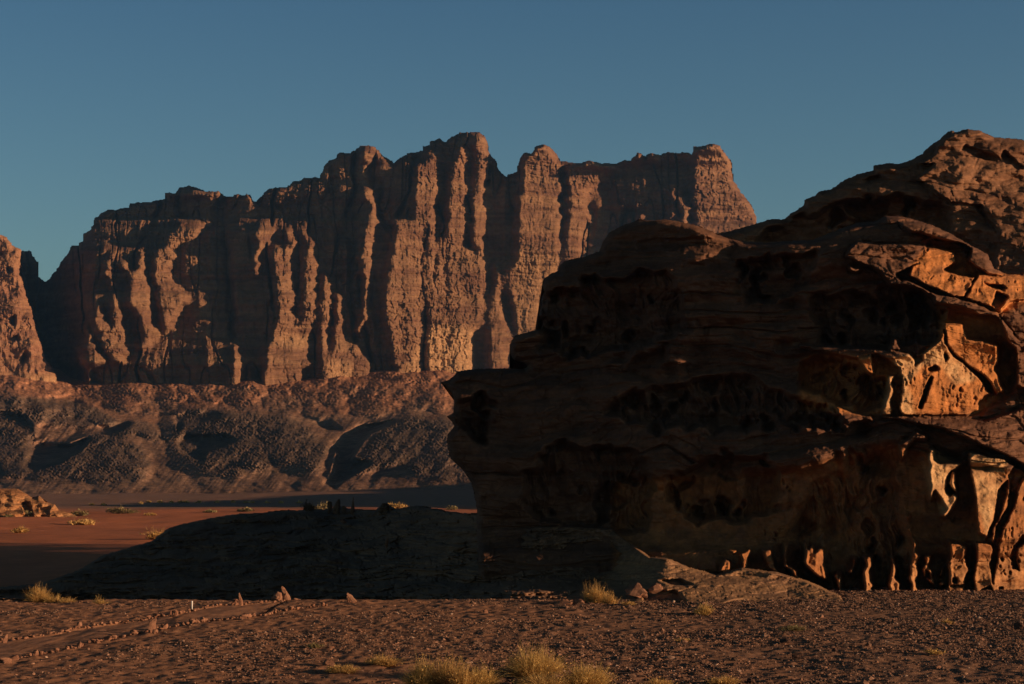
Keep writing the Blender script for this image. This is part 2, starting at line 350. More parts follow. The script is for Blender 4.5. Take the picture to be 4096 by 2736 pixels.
mesa_paint += [(T('C', p), v) for p, v in [
    ([(270, 270), (300, 195), (340, 165), (400, 140), (470, 200), (500, 260), (520, 400), (510, 600), (500, 800), (480, 880), (420, 960), (390, 1230), (240, 1500), (220, 1100), (150, 900), (240, 800), (235, 600), (240, 520), (260, 400)], .65),
    ([(540, 260), (620, 245), (700, 235), (840, 260), (820, 290), (740, 340), (670, 380), (650, 480), (660, 570), (630, 680), (620, 780), (510, 900), (515, 700), (530, 500), (530, 300)], .75),
    ([(500, 250), (528, 260), (533, 500), (520, 700), (500, 800), (505, 600)], -1.2),
    ([(1265, 190), (1340, 150), (1430, 145), (1490, 250), (1500, 360), (1570, 450), (1640, 580), (1660, 900), (1400, 900), (1270, 600), (1260, 480), (1255, 300)], .8),
    ([(1130, 380), (1170, 360), (1160, 500), (1160, 600), (1120, 600), (1140, 480)], 1.0), ([(1180, 390), (1210, 450), (1250, 520), (1250, 600), (1180, 600), (1190, 470)], 1.0), ([(1080, 390), (1110, 380), (1090, 450)], 1.0), ([(950, 540), (1000, 540), (1000, 600), (940, 600)], 1.0),
    ([(940, 190), (980, 200), (960, 240), (910, 235)], 1.0), ([(1000, 195), (1080, 200), (1050, 265), (1010, 240)], 1.0)]]
def mesa_noise(x, z, U, V, gx):
    w = fbm(x / 40, z / 40, 3, 3) * 6
    ledge = fbm_a(x / 60, (z + w) / 5.0, 31, 4, .6) * 3.0
    a1, a2, _ = worley(x / 6 + fbm(x / 9, z / 9, 2, 3), z / 3.6, 11)
    b1, b2, _ = worley(x / 2.6 + fbm(x / 5, z / 5, 4, 2), z / 1.7, 12)
    gn = np.abs(vn(x / 17 + w * .12, z / 160, 47)); gn2 = np.abs(vn(x / 8 + w * .1, z / 70, 48)); dk = (gx < 0)
    gul = (np.clip(.07 - gn, 0, 1) / .07 * 15 + np.clip(.05 - gn2, 0, 1) / .05 * 6 + fbm_a(x / 14 + w * .1, z / 90, 49, 3) * 9) * blur(dk.astype(np.float32), 2)
    col = fbm_a(x / 9 + w * .12, z / 70, 41, 4, .5) * 2.6
    rough = np.clip(.5 + fbm(x / 60, z / 40, 77, 3) * 1.3 + (z - 150) / 350, .1, 1.0)
    xx = x + fbm(x / 12, z / 12, 71, 3) * 5; zz = z + fbm(x / 18, z / 9, 72, 3) * 5
    bl = blocks(xx, zz, 9, 6.5, 73) * 2.6 + blocks(xx + 3, zz, 4.2, 3.0, 74) * 1.7 + blocks(xx, zz + 1, 13, 1.7, 75) * 1.2
    joint = groove(vn(xx / 7, z / 55, 76), .05) * 1.4
    return col + gul + ledge * .9 + (.25 + .75 * rough) * (bl + joint) + rough * (np.minimum(a1, .8) * 1.0 + fbm(x / 2.2, z / 1.6, 8, 3) * 1.3)
def mesa_f0(U, V): return 1700 + (385 - V) * .1 + fbm(U / 90, V / 120, 33, 2) * 10 + 170 * np.clip((95 - U) / 60, 0, 1)
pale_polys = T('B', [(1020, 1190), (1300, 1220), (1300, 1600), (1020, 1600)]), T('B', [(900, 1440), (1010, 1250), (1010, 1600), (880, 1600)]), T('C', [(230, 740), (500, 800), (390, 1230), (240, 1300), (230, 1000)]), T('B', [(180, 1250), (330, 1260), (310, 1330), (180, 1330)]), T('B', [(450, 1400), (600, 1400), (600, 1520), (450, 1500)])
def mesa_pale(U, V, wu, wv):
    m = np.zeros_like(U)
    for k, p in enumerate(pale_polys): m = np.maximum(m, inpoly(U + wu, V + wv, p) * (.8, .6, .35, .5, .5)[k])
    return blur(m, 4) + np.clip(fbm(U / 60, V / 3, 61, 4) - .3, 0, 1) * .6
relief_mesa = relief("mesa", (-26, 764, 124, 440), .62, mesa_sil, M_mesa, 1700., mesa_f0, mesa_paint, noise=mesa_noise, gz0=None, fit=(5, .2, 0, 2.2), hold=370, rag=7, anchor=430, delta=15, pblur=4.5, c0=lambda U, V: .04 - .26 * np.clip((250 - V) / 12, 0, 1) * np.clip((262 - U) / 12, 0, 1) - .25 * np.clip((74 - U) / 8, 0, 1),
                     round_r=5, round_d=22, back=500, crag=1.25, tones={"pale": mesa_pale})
tag(relief_mesa, "fluted red sandstone mesa with tall rounded pillars across the valley", None, None, "structure")

butte_sil = T('A', [(-140, 380), (0, 425), (50, 450), (100, 510), (155, 545), (160, 600), (140, 700), (190, 850), (225, 960), (270, 1130), (290, 1200), (330, 1340), (390, 1420), (420, 1500), (420, 1800), (-140, 1800)])
butte_paint = [(T('N', p), -.9) for p in [[(95, 890), (130, 890), (130, 980), (100, 970)], [(190, 1320), (220, 1230), (250, 1220), (240, 1300)], [(70, 1110), (170, 1070), (160, 1100), (80, 1130)], [(0, 310), (30, 310), (20, 345)], [(65, 430), (90, 430), (75, 500), (60, 480)]]]
butte = relief("butte", (-38, 62, 224, 440), .5, butte_sil, M_butte, 1500., lambda U, V: 1640 + (385 - V) * .3 + fbm(U / 14, V / 18, 34, 3) * 9, butte_paint, base=.45, gz0=None, fit=(5, .2, 0, 2), rag=4, pblur=3, anchor=30, delta=14, c0=.1,
               noise=lambda x, z, U, V, g: mesa_noise(x * 1.1 + 300, z, U, V, g) * .75, span=70, round_r=6, round_d=14, back=200, crag=1.5,
               tones={"pale": lambda U, V, a, b: np.clip((V - 372) / 10, 0, 1) * (V < 392) * .6})
tag(butte, "sunlit layered sandstone butte cut by the left edge of the view", None, None, "structure")

# ------------------------------------------------------------------ scree slope and foothills
ts_u = [-30, 150, 300, 420, 700]
def talus_D(U, V):
    k = np.interp(U, [-30, 45, 75, 200, 480, 700], [12, 12, 2, 0, 8, 10]) * (1 - np.clip((150 - U) / 60, 0, 1) * (1 - np.clip((440 - V) / 40, 0, 1))) + (fbm(U / 60, U * 0 + 4, 93, 3) * 9 + fbm(U / 9, V / 7, 94, 3) * 2.5) * np.clip((425 - V) / 30, 0, 1)
    return np.interp(V + k, [345, 368, 377, 386, 430, 480, 494, 505], [2050, 1830, 1730, 1660, 1400, 1090, 985, 800])
talus_sil = T('Q', [(-70, 800), (1500, 800), (1500, 1170), (-70, 1170)])
talus_paint = [(T('D', p), v) for p, v in [
    ([(0, 365), (110, 370), (190, 430), (215, 550), (170, 700), (-60, 760), (-60, 365)], -.9),
    ([(215, 555), (420, 565), (560, 510), (480, 600), (350, 670), (200, 720), (155, 700)], -2.2),
    ([(590, 460), (760, 430), (800, 430), (720, 480), (620, 490)], -2.0), ([(1040, 390), (1250, 360), (1350, 390), (1100, 440), (1050, 500), (1060, 450)], -1.8),
    ([(1060, 560), (1120, 500), (1200, 510), (1350, 500), (1420, 540), (1240, 600), (1210, 670), (1150, 640), (1080, 600)], -2.0),
    ([(640, 90), (800, 130), (1100, 140), (1150, 160), (900, 185), (780, 180), (700, 120)], -1.6), ([(250, 290), (420, 280), (500, 320), (380, 330)], -1.4)]]
talus_paint += [(T('E', p), v) for p, v in [
    ([(1010, 375), (850, 420), (660, 450), (560, 500), (460, 620), (530, 600), (480, 760), (430, 800), (510, 820), (620, 740), (740, 670), (600, 650), (640, 580), (720, 490), (880, 420)], -2.2),
    ([(380, 430), (480, 420), (560, 480), (450, 480)], -1.3), ([(180, 800), (300, 795), (300, 812), (190, 815)], -1.2)]]
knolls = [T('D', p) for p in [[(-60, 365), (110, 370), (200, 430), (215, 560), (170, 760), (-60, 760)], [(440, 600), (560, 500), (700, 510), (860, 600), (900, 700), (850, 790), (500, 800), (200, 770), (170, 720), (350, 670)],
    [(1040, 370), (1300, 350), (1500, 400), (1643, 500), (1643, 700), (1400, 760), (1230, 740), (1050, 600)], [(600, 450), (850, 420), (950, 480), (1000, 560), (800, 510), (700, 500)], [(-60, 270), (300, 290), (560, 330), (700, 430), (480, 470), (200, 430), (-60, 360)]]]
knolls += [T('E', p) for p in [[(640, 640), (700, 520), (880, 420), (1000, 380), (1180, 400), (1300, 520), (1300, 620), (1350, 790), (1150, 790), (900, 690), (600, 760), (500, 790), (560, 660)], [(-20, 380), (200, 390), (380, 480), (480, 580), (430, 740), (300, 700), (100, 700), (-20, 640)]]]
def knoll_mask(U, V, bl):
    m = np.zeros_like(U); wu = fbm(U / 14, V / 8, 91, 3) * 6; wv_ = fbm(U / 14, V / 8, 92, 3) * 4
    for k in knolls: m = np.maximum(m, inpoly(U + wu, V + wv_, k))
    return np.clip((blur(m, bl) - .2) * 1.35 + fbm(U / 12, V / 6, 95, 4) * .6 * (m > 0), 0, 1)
def talus_noise(x, z, U, V, gx):
    kn = knoll_mask(U, V, 5); up = np.clip((420 - V) / 25., 0, 1)
    patch = np.clip(.12 + kn * (.75 + fbm(U / 16, V / 9, 21, 3)) + up * (.1 + fbm(U / 22, V / 9, 23, 3) * .9), .05, 1.2)
    w1 = fbm(U / 4, V / 3, 26, 3) * 1.5
    a1, a2, i1 = worley(U / 3.4 + w1, V / 2.2 + w1, 51); b1, b2, i2 = worley(U / 1.7 + w1, V / 1.3, 52)
    bo = -np.clip(.5 - a1, 0, 1) * (i1 > .55) * 10 * i1 - np.clip(.45 - b1, 0, 1) * (i2 > .5) * 8
    gul = fbm_a((U + V * .8) / 9, V / 40, 27, 3) * 5 * (1 - up)
    return patch * bo * .6 + fbm(U / 22, V / 9, 22, 3) * 12 + patch * (fbm(U / 5, V / 3, 24, 4) * 5 + fbm(U / 1.8, V / 1.3, 25, 2) * 4) - blur(knoll_mask(U, V, 9), 6) * 34 + gul
talus = relief("foothills", (-26, 560, 346, 506), .6, talus_sil, M_talus, talus_D, talus_D, talus_paint, base=.3, gz0=None, fit=(10, .5), c0=0, anchor=250, delta=15, vblur=20, pblur=3.5,
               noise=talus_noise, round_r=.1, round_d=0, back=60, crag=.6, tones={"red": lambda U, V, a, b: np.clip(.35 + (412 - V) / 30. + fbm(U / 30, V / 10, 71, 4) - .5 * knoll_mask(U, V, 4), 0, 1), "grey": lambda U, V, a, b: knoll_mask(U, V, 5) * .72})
tag(talus, "dark boulder strewn foothills and scree below the cliffs", None, None, "structure")

# ------------------------------------------------------------------ right outcrop
rock_sil = (T('E', [(1352, 1100), (1352, 960), (1345, 930), (1340, 850), (1310, 780), (1270, 720), (1200, 650), (1185, 590), (1170, 540), (1190, 490), (1220, 455), (1200, 420), (1172, 395), (1215, 370), (1220, 300), (1205, 260), (1180, 230), (1130, 190), (1190, 180), (1220, 150), (1230, 125), (1280, 120), (1480, 105), (1640, 110)])
    + T('F', [(190, 1160), (160, 1140), (95, 1115), (65, 1070), (65, 1000), (90, 960), (120, 940), (210, 915), (285, 895), (300, 860), (270, 810), (285, 750), (290, 680), (305, 640), (290, 595), (310, 545), (350, 510), (410, 490), (415, 450), (450, 425), (550, 400), (600, 385), (700, 355), (700, 320), (760, 230), (840, 180), (930, 150), (960, 138), (1060, 135), (1180, 132), (1250, 145), (1370, 175), (1430, 200), (1480, 215), (1510, 235), (1600, 270), (1700, 290), (1916, 290)])
    + T('G', [(130, 680), (350, 670), (520, 600), (600, 575), (700, 565), (760, 535), (830, 535), (900, 550), (1000, 580), (1120, 630), (1240, 700), (1330, 750), (1370, 830), (1440, 860), (1534, 870), (1800, 900), (1800, 3200)])
    + [(480, 625)])
LR = .7
rock_paint = [(T('M', p), v) for p, v in [
    ([(770, -20), (1060, -20), (1250, 80), (1350, 150), (1500, 230), (1530, 340), (1590, 390), (1480, 385), (1380, 330), (1320, 280), (1340, 180), (1240, 130), (1100, 110), (950, 60), (880, 60), (800, 10)], .2),
    ([(350, 240), (380, 190), (450, 130), (620, 150), (760, 150), (990, 160), (990, 210), (970, 290), (880, 310), (850, 330), (740, 380), (790, 430), (620, 370), (560, 330), (480, 300)], .2),
    ([(640, 380), (790, 430), (850, 430), (1060, 540), (1200, 570), (1380, 620), (1540, 690), (1620, 800), (1710, 920), (1900, 950), (1900, 1350), (1700, 1250), (1690, 960), (1640, 930), (1560, 720), (1400, 700), (1260, 640), (1060, 610), (1050, 560), (880, 480), (700, 470)], .25),
    ([(1000, 180), (1200, 210), (1220, 290), (1130, 350), (1200, 380), (1340, 410), (1380, 400), (1290, 560), (1200, 560), (1060, 500), (1000, 480), (860, 400), (870, 320), (960, 290), (980, 230)], LR),
    ([(1400, 390), (1560, 400), (1640, 380), (1900, 390), (1900, 560), (1650, 600), (1570, 670), (1500, 640), (1380, 600), (1300, 570), (1340, 480)], LR),
    ([(1540, 520), (1630, 560), (1560, 660), (1500, 630)], -1.2), ([(1440, 460), (1580, 470), (1620, 500), (1530, 500)], -1.0),
    ([(950, 60), (1100, 110), (1240, 130), (1340, 180), (1320, 290), (1400, 390), (1340, 410), (1130, 350), (1220, 290), (1205, 210), (1010, 175)], -1.3),
    ([(1110, 640), (1300, 680), (1560, 740), (1640, 930), (1690, 1000), (1700, 1200), (1650, 1340), (1400, 1480), (1400, 1380), (1490, 1330), (1600, 1320), (1560, 1200), (1560, 1100), (1570, 945), (1310, 890), (1270, 775), (1130, 770)], -1.1),
    ([(1130, 770), (1270, 780), (1310, 890), (1430, 900), (1560, 945), (1555, 1080), (1530, 1110), (1560, 1210), (1600, 1300), (1540, 1335), (1490, 1240), (1420, 1170), (1300, 1090), (1200, 1000), (1150, 930)], .4),
    ([(1125, 780), (1135, 920), (1200, 1020), (1300, 1100), (1390, 1180), (1440, 1250), (1490, 1320), (1400, 1380), (1390, 1450), (1300, 1490), (950, 1490), (800, 1490), (780, 1440), (800, 1250), (780, 1130), (700, 1060), (620, 1020), (720, 1000), (860, 1010), (900, 1060), (1000, 980), (1100, 900)], .55),
    ([(900, 1030), (960, 1010), (960, 1060), (900, 1110)], -.8), ([(1140, 990), (1160, 1040), (1140, 1070), (1125, 1020)], -.9), ([(1000, 1130), (1060, 1100), (1090, 1130), (1030, 1150)], -.8),
    ([(1030, 1180), (1040, 1200), (950, 1440), (930, 1430), (980, 1280)], -1.3),
    ([(750, 1180), (800, 1180), (800, 1300), (780, 1420), (780, 1490), (720, 1490), (720, 1380), (745, 1300)], -1.0),
    ([(690, 1180), (745, 1175), (720, 1250), (740, 1300), (715, 1380), (720, 1490), (640, 1490), (650, 1440), (690, 1300)], .5),
    ([(0, 940), (400, 960), (700, 980), (870, 1010), (780, 1040), (560, 1010), (580, 1170), (530, 1160), (450, 1050), (240, 1010), (0, 960)], .2),
    ([(715, 890), (760, 890), (790, 980), (700, 980)], .5), ([(615, 870), (665, 920), (640, 925), (610, 890)], .5),
    ([(280, 1420), (400, 1470), (560, 1500), (570, 1530), (380, 1550), (300, 1480)], .5), ([(375, 315), (430, 345), (490, 345), (430, 375), (395, 370)], .5)]]
rock_paint += [(T('I', p), .8) for p in [[(1700, 1200), (1740, 1110), (1780, 1120), (1770, 1215)], [(1860, 1210), (1865, 1110), (1850, 1070), (1920, 1040), (1905, 1120), (1890, 1210)], [(2000, 1045), (2060, 1050), (2100, 1200), (2050, 1180)]]]
rock_paint += [(T('S', p), v) for p, v in [
    ([(1030, 240), (1270, 235), (1500, 240), (1700, 270), (1960, 180), (2300, 100), (2300, 620), (1960, 580), (1860, 500), (1640, 400), (1400, 310), (1150, 260)], .45),
    ([(1300, 330), (1400, 310), (1640, 400), (1900, 520), (1960, 560), (1960, 600), (1850, 540), (1600, 470), (1500, 530), (1450, 500), (1370, 450), (1320, 390)], -1.5),
    ([(1960, 640), (2300, 600), (2300, 1500), (1750, 1390), (1740, 1380), (1760, 1320), (1790, 1110), (1800, 1000), (1850, 920), (1900, 800), (1920, 700)], .7),
    ([(1600, 470), (1830, 520), (1900, 560), (1870, 600), (1840, 660), (1790, 720), (1785, 800), (1770, 880), (1720, 1030), (1660, 1000), (1650, 900), (1640, 760), (1610, 620)], .6),
    ([(1600, 562), (1840, 572), (1830, 592), (1620, 582)], -.5),
    ([(1860, 640), (1870, 700), (1850, 830), (1780, 960), (1765, 1060), (1750, 1060), (1760, 970), (1800, 880), (1840, 760)], .8),
    ([(1770, 1060), (1830, 940), (1800, 1060), (1780, 1110)], -.7), ([(1960, 1010), (1900, 1080), (1870, 1160), (1900, 1230), (1930, 1250), (1905, 1180), (1915, 1100), (1960, 1060)], -.8), ([(1885, 590), (1940, 600), (1930, 660), (1890, 660)], -1.0),
    ([(1640, 1060), (1740, 1070), (1760, 1110), (1740, 1200), (1755, 1300), (1760, 1400), (1690, 1400), (1640, 1400), (1630, 1300), (1650, 1150)], .6),
    ([(1682, 1365), (1740, 1345), (1760, 1390), (1740, 1440), (1682, 1440)], -.9), ([(1790, 1350), (1820, 1350), (1815, 1375), (1790, 1370)], -.8),
    ([(1340, 440), (1370, 450), (1370, 520), (1400, 540), (1480, 540), (1560, 545), (1520, 580), (1480, 590), (1460, 650), (1450, 720), (1470, 760), (1500, 745), (1525, 760), (1510, 820), (1450, 905), (1410, 880), (1460, 840), (1420, 790), (1380, 720), (1350, 790), (1335, 760), (1345, 690), (1330, 600), (1345, 560), (1330, 520)], .7),
    ([(1490, 590), (1515, 600), (1510, 680), (1525, 740), (1500, 735), (1465, 680)], .3), ([(1140, 420), (1180, 400), (1260, 340), (1320, 360), (1330, 385), (1250, 390), (1200, 430), (1190, 480), (1160, 530), (1145, 480)], .7),
    ([(510, 1060), (535, 1060), (545, 1110), (575, 1075), (590, 1130), (615, 1100), (650, 1100), (655, 1180), (665, 1250), (685, 1340), (660, 1310), (620, 1290), (560, 1250), (515, 1190), (530, 1120)], .7),
    ([(390, 1065), (415, 1070), (410, 1130), (415, 1200), (475, 1240), (500, 1320), (460, 1290), (430, 1240), (395, 1230)], .8), ([(255, 1110), (305, 1110), (315, 1170), (330, 1220), (400, 1290), (330, 1270), (290, 1200)], .8),
    ([(30, 1110), (80, 1115), (60, 1135)], .8), ([(840, 1165), (868, 1165), (858, 1210), (830, 1285), (812, 1250), (845, 1210)], .8),
    ([(915, 1150), (965, 1145), (970, 1200), (955, 1250), (960, 1310), (985, 1350), (962, 1360), (975, 1440), (900, 1440), (915, 1350), (900, 1260), (925, 1210)], .7), ([(718, 1270), (745, 1250), (742, 1300), (768, 1250), (767, 1310), (772, 1385), (755, 1395), (738, 1330)], .8),
    ([(1088, 1150), (1106, 1150), (1116, 1200), (1132, 1240), (1120, 1290), (1155, 1330), (1140, 1440), (1095, 1440), (1070, 1340), (1085, 1270), (1095, 1200)], .8),
    ([(1188, 885), (1212, 880), (1208, 920), (1223, 980), (1228, 1030), (1252, 1050), (1255, 1120), (1285, 1150), (1265, 1190), (1270, 1290), (1250, 1350), (1290, 1440), (1210, 1440), (1225, 1340), (1205, 1300), (1215, 1200), (1235, 1130), (1230, 1050), (1203, 980), (1206, 940)], .8), ([(1255, 1288), (1277, 1288), (1277, 1318), (1255, 1318)], -.8),
    ([(1300, 1145), (1355, 1140), (1350, 1190), (1330, 1220), (1365, 1240), (1360, 1290), (1390, 1360), (1340, 1320), (1310, 1280), (1290, 1230), (1320, 1190)], .8), ([(1322, 1240), (1345, 1260), (1350, 1300), (1322, 1290)], -.7),
    ([(1465, 1035), (1485, 1060), (1580, 1075), (1585, 1100), (1575, 1160), (1590, 1210), (1605, 1240), (1580, 1290), (1580, 1340), (1570, 1380), (1580, 1440), (1440, 1440), (1465, 1340), (1470, 1280), (1460, 1200), (1480, 1120)], .65),
    ([(1495, 1300), (1520, 1300), (1520, 1325), (1495, 1322)], -.8), ([(1475, 1343), (1575, 1338), (1575, 1350), (1475, 1356)], -.5), ([(1400, 1325), (1440, 1320), (1450, 1345), (1410, 1350)], .7), ([(1400, 1290), (1440, 1190), (1425, 1280)], .5)]]
rq = random.Random(8)
for _k in range(26):      # small weathering pits low on the lit walls
    x_, y_ = (rq.uniform(1790, 1990), rq.uniform(1130, 1270)) if _k < 16 else (rq.uniform(1800, 1960), rq.uniform(700, 1080))
    r_ = rq.uniform(4, 12); rock_paint.append((T('S', [(x_ + r_ * .7 * math.cos(t), y_ + r_ * 1.3 * math.sin(t)) for t in (0, 1, 2, 3, 4, 5)]), -.5))
for _k in range(18):
    x_, y_ = rq.uniform(1080, 1470), rq.uniform(1270, 1450); r_ = rq.uniform(5, 15); a_ = rq.uniform(.2, .6)
    rock_paint.append((T('M', [(x_ + r_ * (.35 * math.cos(t) + a_ * math.sin(t)), y_ - r_ * 1.8 * math.sin(t)) for t in (0, 1, 2, 3, 4, 5)]), -.35))
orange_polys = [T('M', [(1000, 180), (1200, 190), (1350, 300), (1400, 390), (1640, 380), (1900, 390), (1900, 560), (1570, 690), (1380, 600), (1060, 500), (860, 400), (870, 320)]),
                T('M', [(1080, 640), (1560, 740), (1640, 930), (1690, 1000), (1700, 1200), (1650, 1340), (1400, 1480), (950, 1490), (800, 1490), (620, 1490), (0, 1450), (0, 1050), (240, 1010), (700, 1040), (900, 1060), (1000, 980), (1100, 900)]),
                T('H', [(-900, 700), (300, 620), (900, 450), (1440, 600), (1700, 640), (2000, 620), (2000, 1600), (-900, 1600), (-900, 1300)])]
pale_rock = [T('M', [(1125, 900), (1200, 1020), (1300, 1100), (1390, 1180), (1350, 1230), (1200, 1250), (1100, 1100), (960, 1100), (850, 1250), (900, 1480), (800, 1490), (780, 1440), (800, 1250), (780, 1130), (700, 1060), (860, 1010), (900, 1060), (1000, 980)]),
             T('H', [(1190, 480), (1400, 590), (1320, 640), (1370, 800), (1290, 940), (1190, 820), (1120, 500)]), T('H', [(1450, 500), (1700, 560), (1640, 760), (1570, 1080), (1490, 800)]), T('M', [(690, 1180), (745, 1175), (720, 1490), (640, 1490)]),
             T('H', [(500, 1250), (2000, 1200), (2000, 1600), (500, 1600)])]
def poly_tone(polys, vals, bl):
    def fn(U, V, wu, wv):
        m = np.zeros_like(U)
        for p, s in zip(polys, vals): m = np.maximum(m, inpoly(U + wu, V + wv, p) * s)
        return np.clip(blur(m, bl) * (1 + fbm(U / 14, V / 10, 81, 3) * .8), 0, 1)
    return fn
def rock_noise(x, z, U, V, gx):
    w = fbm(x / 7, z / 5, 13, 4) * 1.6
    strat = fbm_a(x / 26, (z + w * .7 - x * .03) / 1.3, 14, 5, .5) * .7
    org = inpoly(U, V, orange_polys[0]) | inpoly(U, V, orange_polys[1]) | inpoly(U, V, orange_polys[2])
    o = blur(org.astype(np.float32), 5)
    a1, a2, i1 = worley(x / 1.5 + w * .5, (z + w * .3) / .7, 15); crack = np.clip((a2 - a1) * 4, 0, 1)
    b1, b2, i2 = worley(x / .55 + w, z / .35, 16)
    hol = np.clip(fbm(x / 2.2, z / 3.2, 17, 4) * 2.2 - .15, 0, 1) * 1.5
    vert = np.clip(fbm(x / .8, z / 3.4, 18, 4) * 2 - .1, 0, 1) * 1.1
    hm = np.zeros_like(U)
    for hp, _d, _b in HOL: hm = np.maximum(hm, inpoly(U + fbm(U / 16, V / 12, 61, 4) * 13, V + fbm(U / 16, V / 12, 62, 4) * 9, hp))
    hm = blur(hm, 3)
    zb = z + fbm(x / 6, z / 5, 130, 4) * 1.1 - x * .05
    bed = groove(vn(zb / .9, x / 30, 131), .07) * .45 + groove(vn(zb / .38, x / 12, 132), .08) * .16 + blocks(x + fbm(x, z, 133, 3) * .8, zb, 1.6, .45, 134) * .22
    flute = (1 - np.abs(fbm_a(x / .8 + z * .12 + fbm(x / 2, z / 2, 135, 3), z / 3.8, 136, 4, .6)) * 2.6)
    grain = fbm(x / .3, z / .22, 137, 4) * .09
    pil = -np.abs(fbm(x / 7 + w * .15, zb / 2.4, 150, 3)) * 2.6 - np.abs(fbm(x / 2.6, zb / 1.3, 151, 3)) * .5
    L_ = blur(np.clip(gx, 0, 1), 4) > .02
    rough = strat + ((1 - crack) * .25 + np.minimum(b1, .8) * .25) * np.where(L_, 1, .25) + fbm(x / 1.2, z / .8, 19, 5) * .28
    pit1, _, pid = worley(x / .3 + fbm(x, z, 26, 3) * 1.6, z / .42 + fbm(x, z, 27, 3) * 1.6, 25); bulge = np.abs(fbm(x / 1.9, z / 2.6, 29, 3)) * .55
    pits = np.clip(.1 + pid * .3 - pit1, 0, 1) * np.clip(fbm(x / 2.5, z / 1.2, 28, 2) * 4 - .6, 0, 1) * 1.0
    smooth = strat * .2 + hol * .16 + vert * .18 + fbm(x / 1.6, z / 2, 20, 5) * .16 + bulge + pits
    return rough * (1 - o) + smooth * o + fbm(x / 5, z / 3.5, 23, 3) * (1.0 - .65 * o) + bed * .65 * (1 - .75 * hm) * (1 - .6 * o) + pil * (1 - .8 * o) * np.interp(U, [820, 900], [1, .35]) * np.interp(V, [470, 535], [1, .3]) + grain - np.clip(flute, 0, 1) * hm * .6 * (gx < 0) * np.clip(.8 + fbm(x / 4, z / 3, 139, 2) * 1.6, 0, 1)
rock_gz = [(box_q(1180, 480, 2000, 632), 1.0), (box_q(1180, 480, 1660, 600), .5), (box_q(1180, 632, 1900, 790), -.15), (box_q(1000, 850, 1950, 955), 1.1), (box_q(1000, 960, 1900, 1000), -.1), (box_q(1050, 1000, 2000, 1045), 1.2),
           (box_q(1050, 1050, 2000, 1210), -.1), (box_q(1100, 1215, 1700, 1330), 1.3), (T('H', [(870, 280), (1500, 260), (1900, 100), (1900, 600), (1380, 370)]), 1.2), (T('G', [(500, 600), (1000, 560), (1400, 800), (900, 900), (520, 760)]), 1.1)]
def qe(cx, cy, rx, ry, n=14): return T('Q', [(cx + rx * math.cos(i * 6.283 / n), cy + ry * math.sin(i * 6.283 / n)) for i in range(n)])
HOL = [(T('F', [(310, 640), (480, 640), (620, 560), (700, 530), (860, 545), (1000, 500), (1180, 505), (1240, 600), (1290, 700), (1240, 900), (1080, 960), (950, 1020), (700, 1050), (500, 1080), (300, 1000), (300, 760)]), 2.2, 1.6),
       (T('G', [(150, 740), (350, 730), (330, 900), (200, 1000), (0, 1020), (-60, 860), (0, 780)]), 1.6, 1.8), (T('G', [(330, 980), (520, 960), (700, 990), (760, 930), (930, 920), (1050, 1060), (1060, 1240), (880, 1260), (400, 1250), (330, 1100)]), 1.7, 1.8),
       (T('E', [(1240, 300), (1440, 280), (1420, 480), (1370, 560), (1240, 480)]), 1.6, 1.5), (T('Q', [(1450, 890), (1700, 862), (1900, 940), (1930, 975), (1500, 985), (1380, 940)]), 1.7, 1.6),
       (T('I', [(340, 480), (500, 390), (640, 290), (760, 350), (900, 320), (1050, 340), (1150, 420), (1230, 600), (1210, 800), (1150, 900), (900, 900), (600, 870), (400, 800), (330, 650)]), 2.0, 1.6),
       (T('I', [(1330, 560), (1400, 490), (1600, 410), (2000, 390), (2090, 500), (2090, 760), (1900, 850), (1500, 810), (1380, 740)]), 2.0, 1.5), (T('M', [(40, 1080), (350, 1050), (520, 1180), (690, 1220), (640, 1450), (300, 1400), (40, 1300)]), 2.2, 1.6),
       (T('H', [(600, 470), (760, 450), (900, 480), (960, 700), (1000, 1000), (1000, 1450), (620, 1450), (300, 1300), (330, 900), (420, 740), (600, 640)]), 1.1, 2)]
rock_push = HOL + [(T('F', [(700, 1170), (950, 1040), (1180, 890), (1250, 870), (1260, 900), (1020, 1080), (760, 1200)]), -1.0, 2), (T('F', [(1150, 1150), (1230, 950), (1330, 850), (1400, 900), (1320, 1100), (1250, 1250)]), -.9, 2.5),
             (T('F', [(1040, 1200), (1200, 1000), (1260, 1000), (1100, 1230)]), -.6, 1.5)]
rr = random.Random(5)
def inside(pt, poly): return bool(inpoly(np.array([[pt[0]]]), np.array([[pt[1]]]), poly)[0, 0])
for hp, dd_, _b in HOL:                      # pockets inside the hollows
    a_ = np.array(hp); n_ = int((a_[:, 0].max() - a_[:, 0].min()) / 7)
    for _k in range(n_):
        c_ = (rr.uniform(a_[:, 0].min(), a_[:, 0].max()), rr.uniform(a_[:, 1].min(), a_[:, 1].max()))
        if inside(c_, hp):
            q_ = rr.uniform(2.5, 7); sl = rr.uniform(-.25, .25)
            q_ *= rr.choice((.6, 1, 1, 1.7)); asp = rr.uniform(.8, 1.9)
            rock_push.append(([(c_[0] + q_ * .7 * math.cos(t) + sl * q_ * 2 * math.sin(t), c_[1] + q_ * asp * math.sin(t)) for t in [i * .5236 for i in range(12)]], rr.uniform(.5, 1.3), 1.0))
rock_push += [(T('H', [(0, 660), (500, 600), (900, 460), (1300, 500), (1440, 640), (1480, 1100), (1500, 1500), (620, 1500), (300, 1320), (0, 1200)]), .9, 4), (T('M', [(1110, 640), (1560, 740), (1640, 930), (1700, 1200), (1650, 1340), (1500, 1300), (1300, 900), (1130, 770)]), .9, 3)]
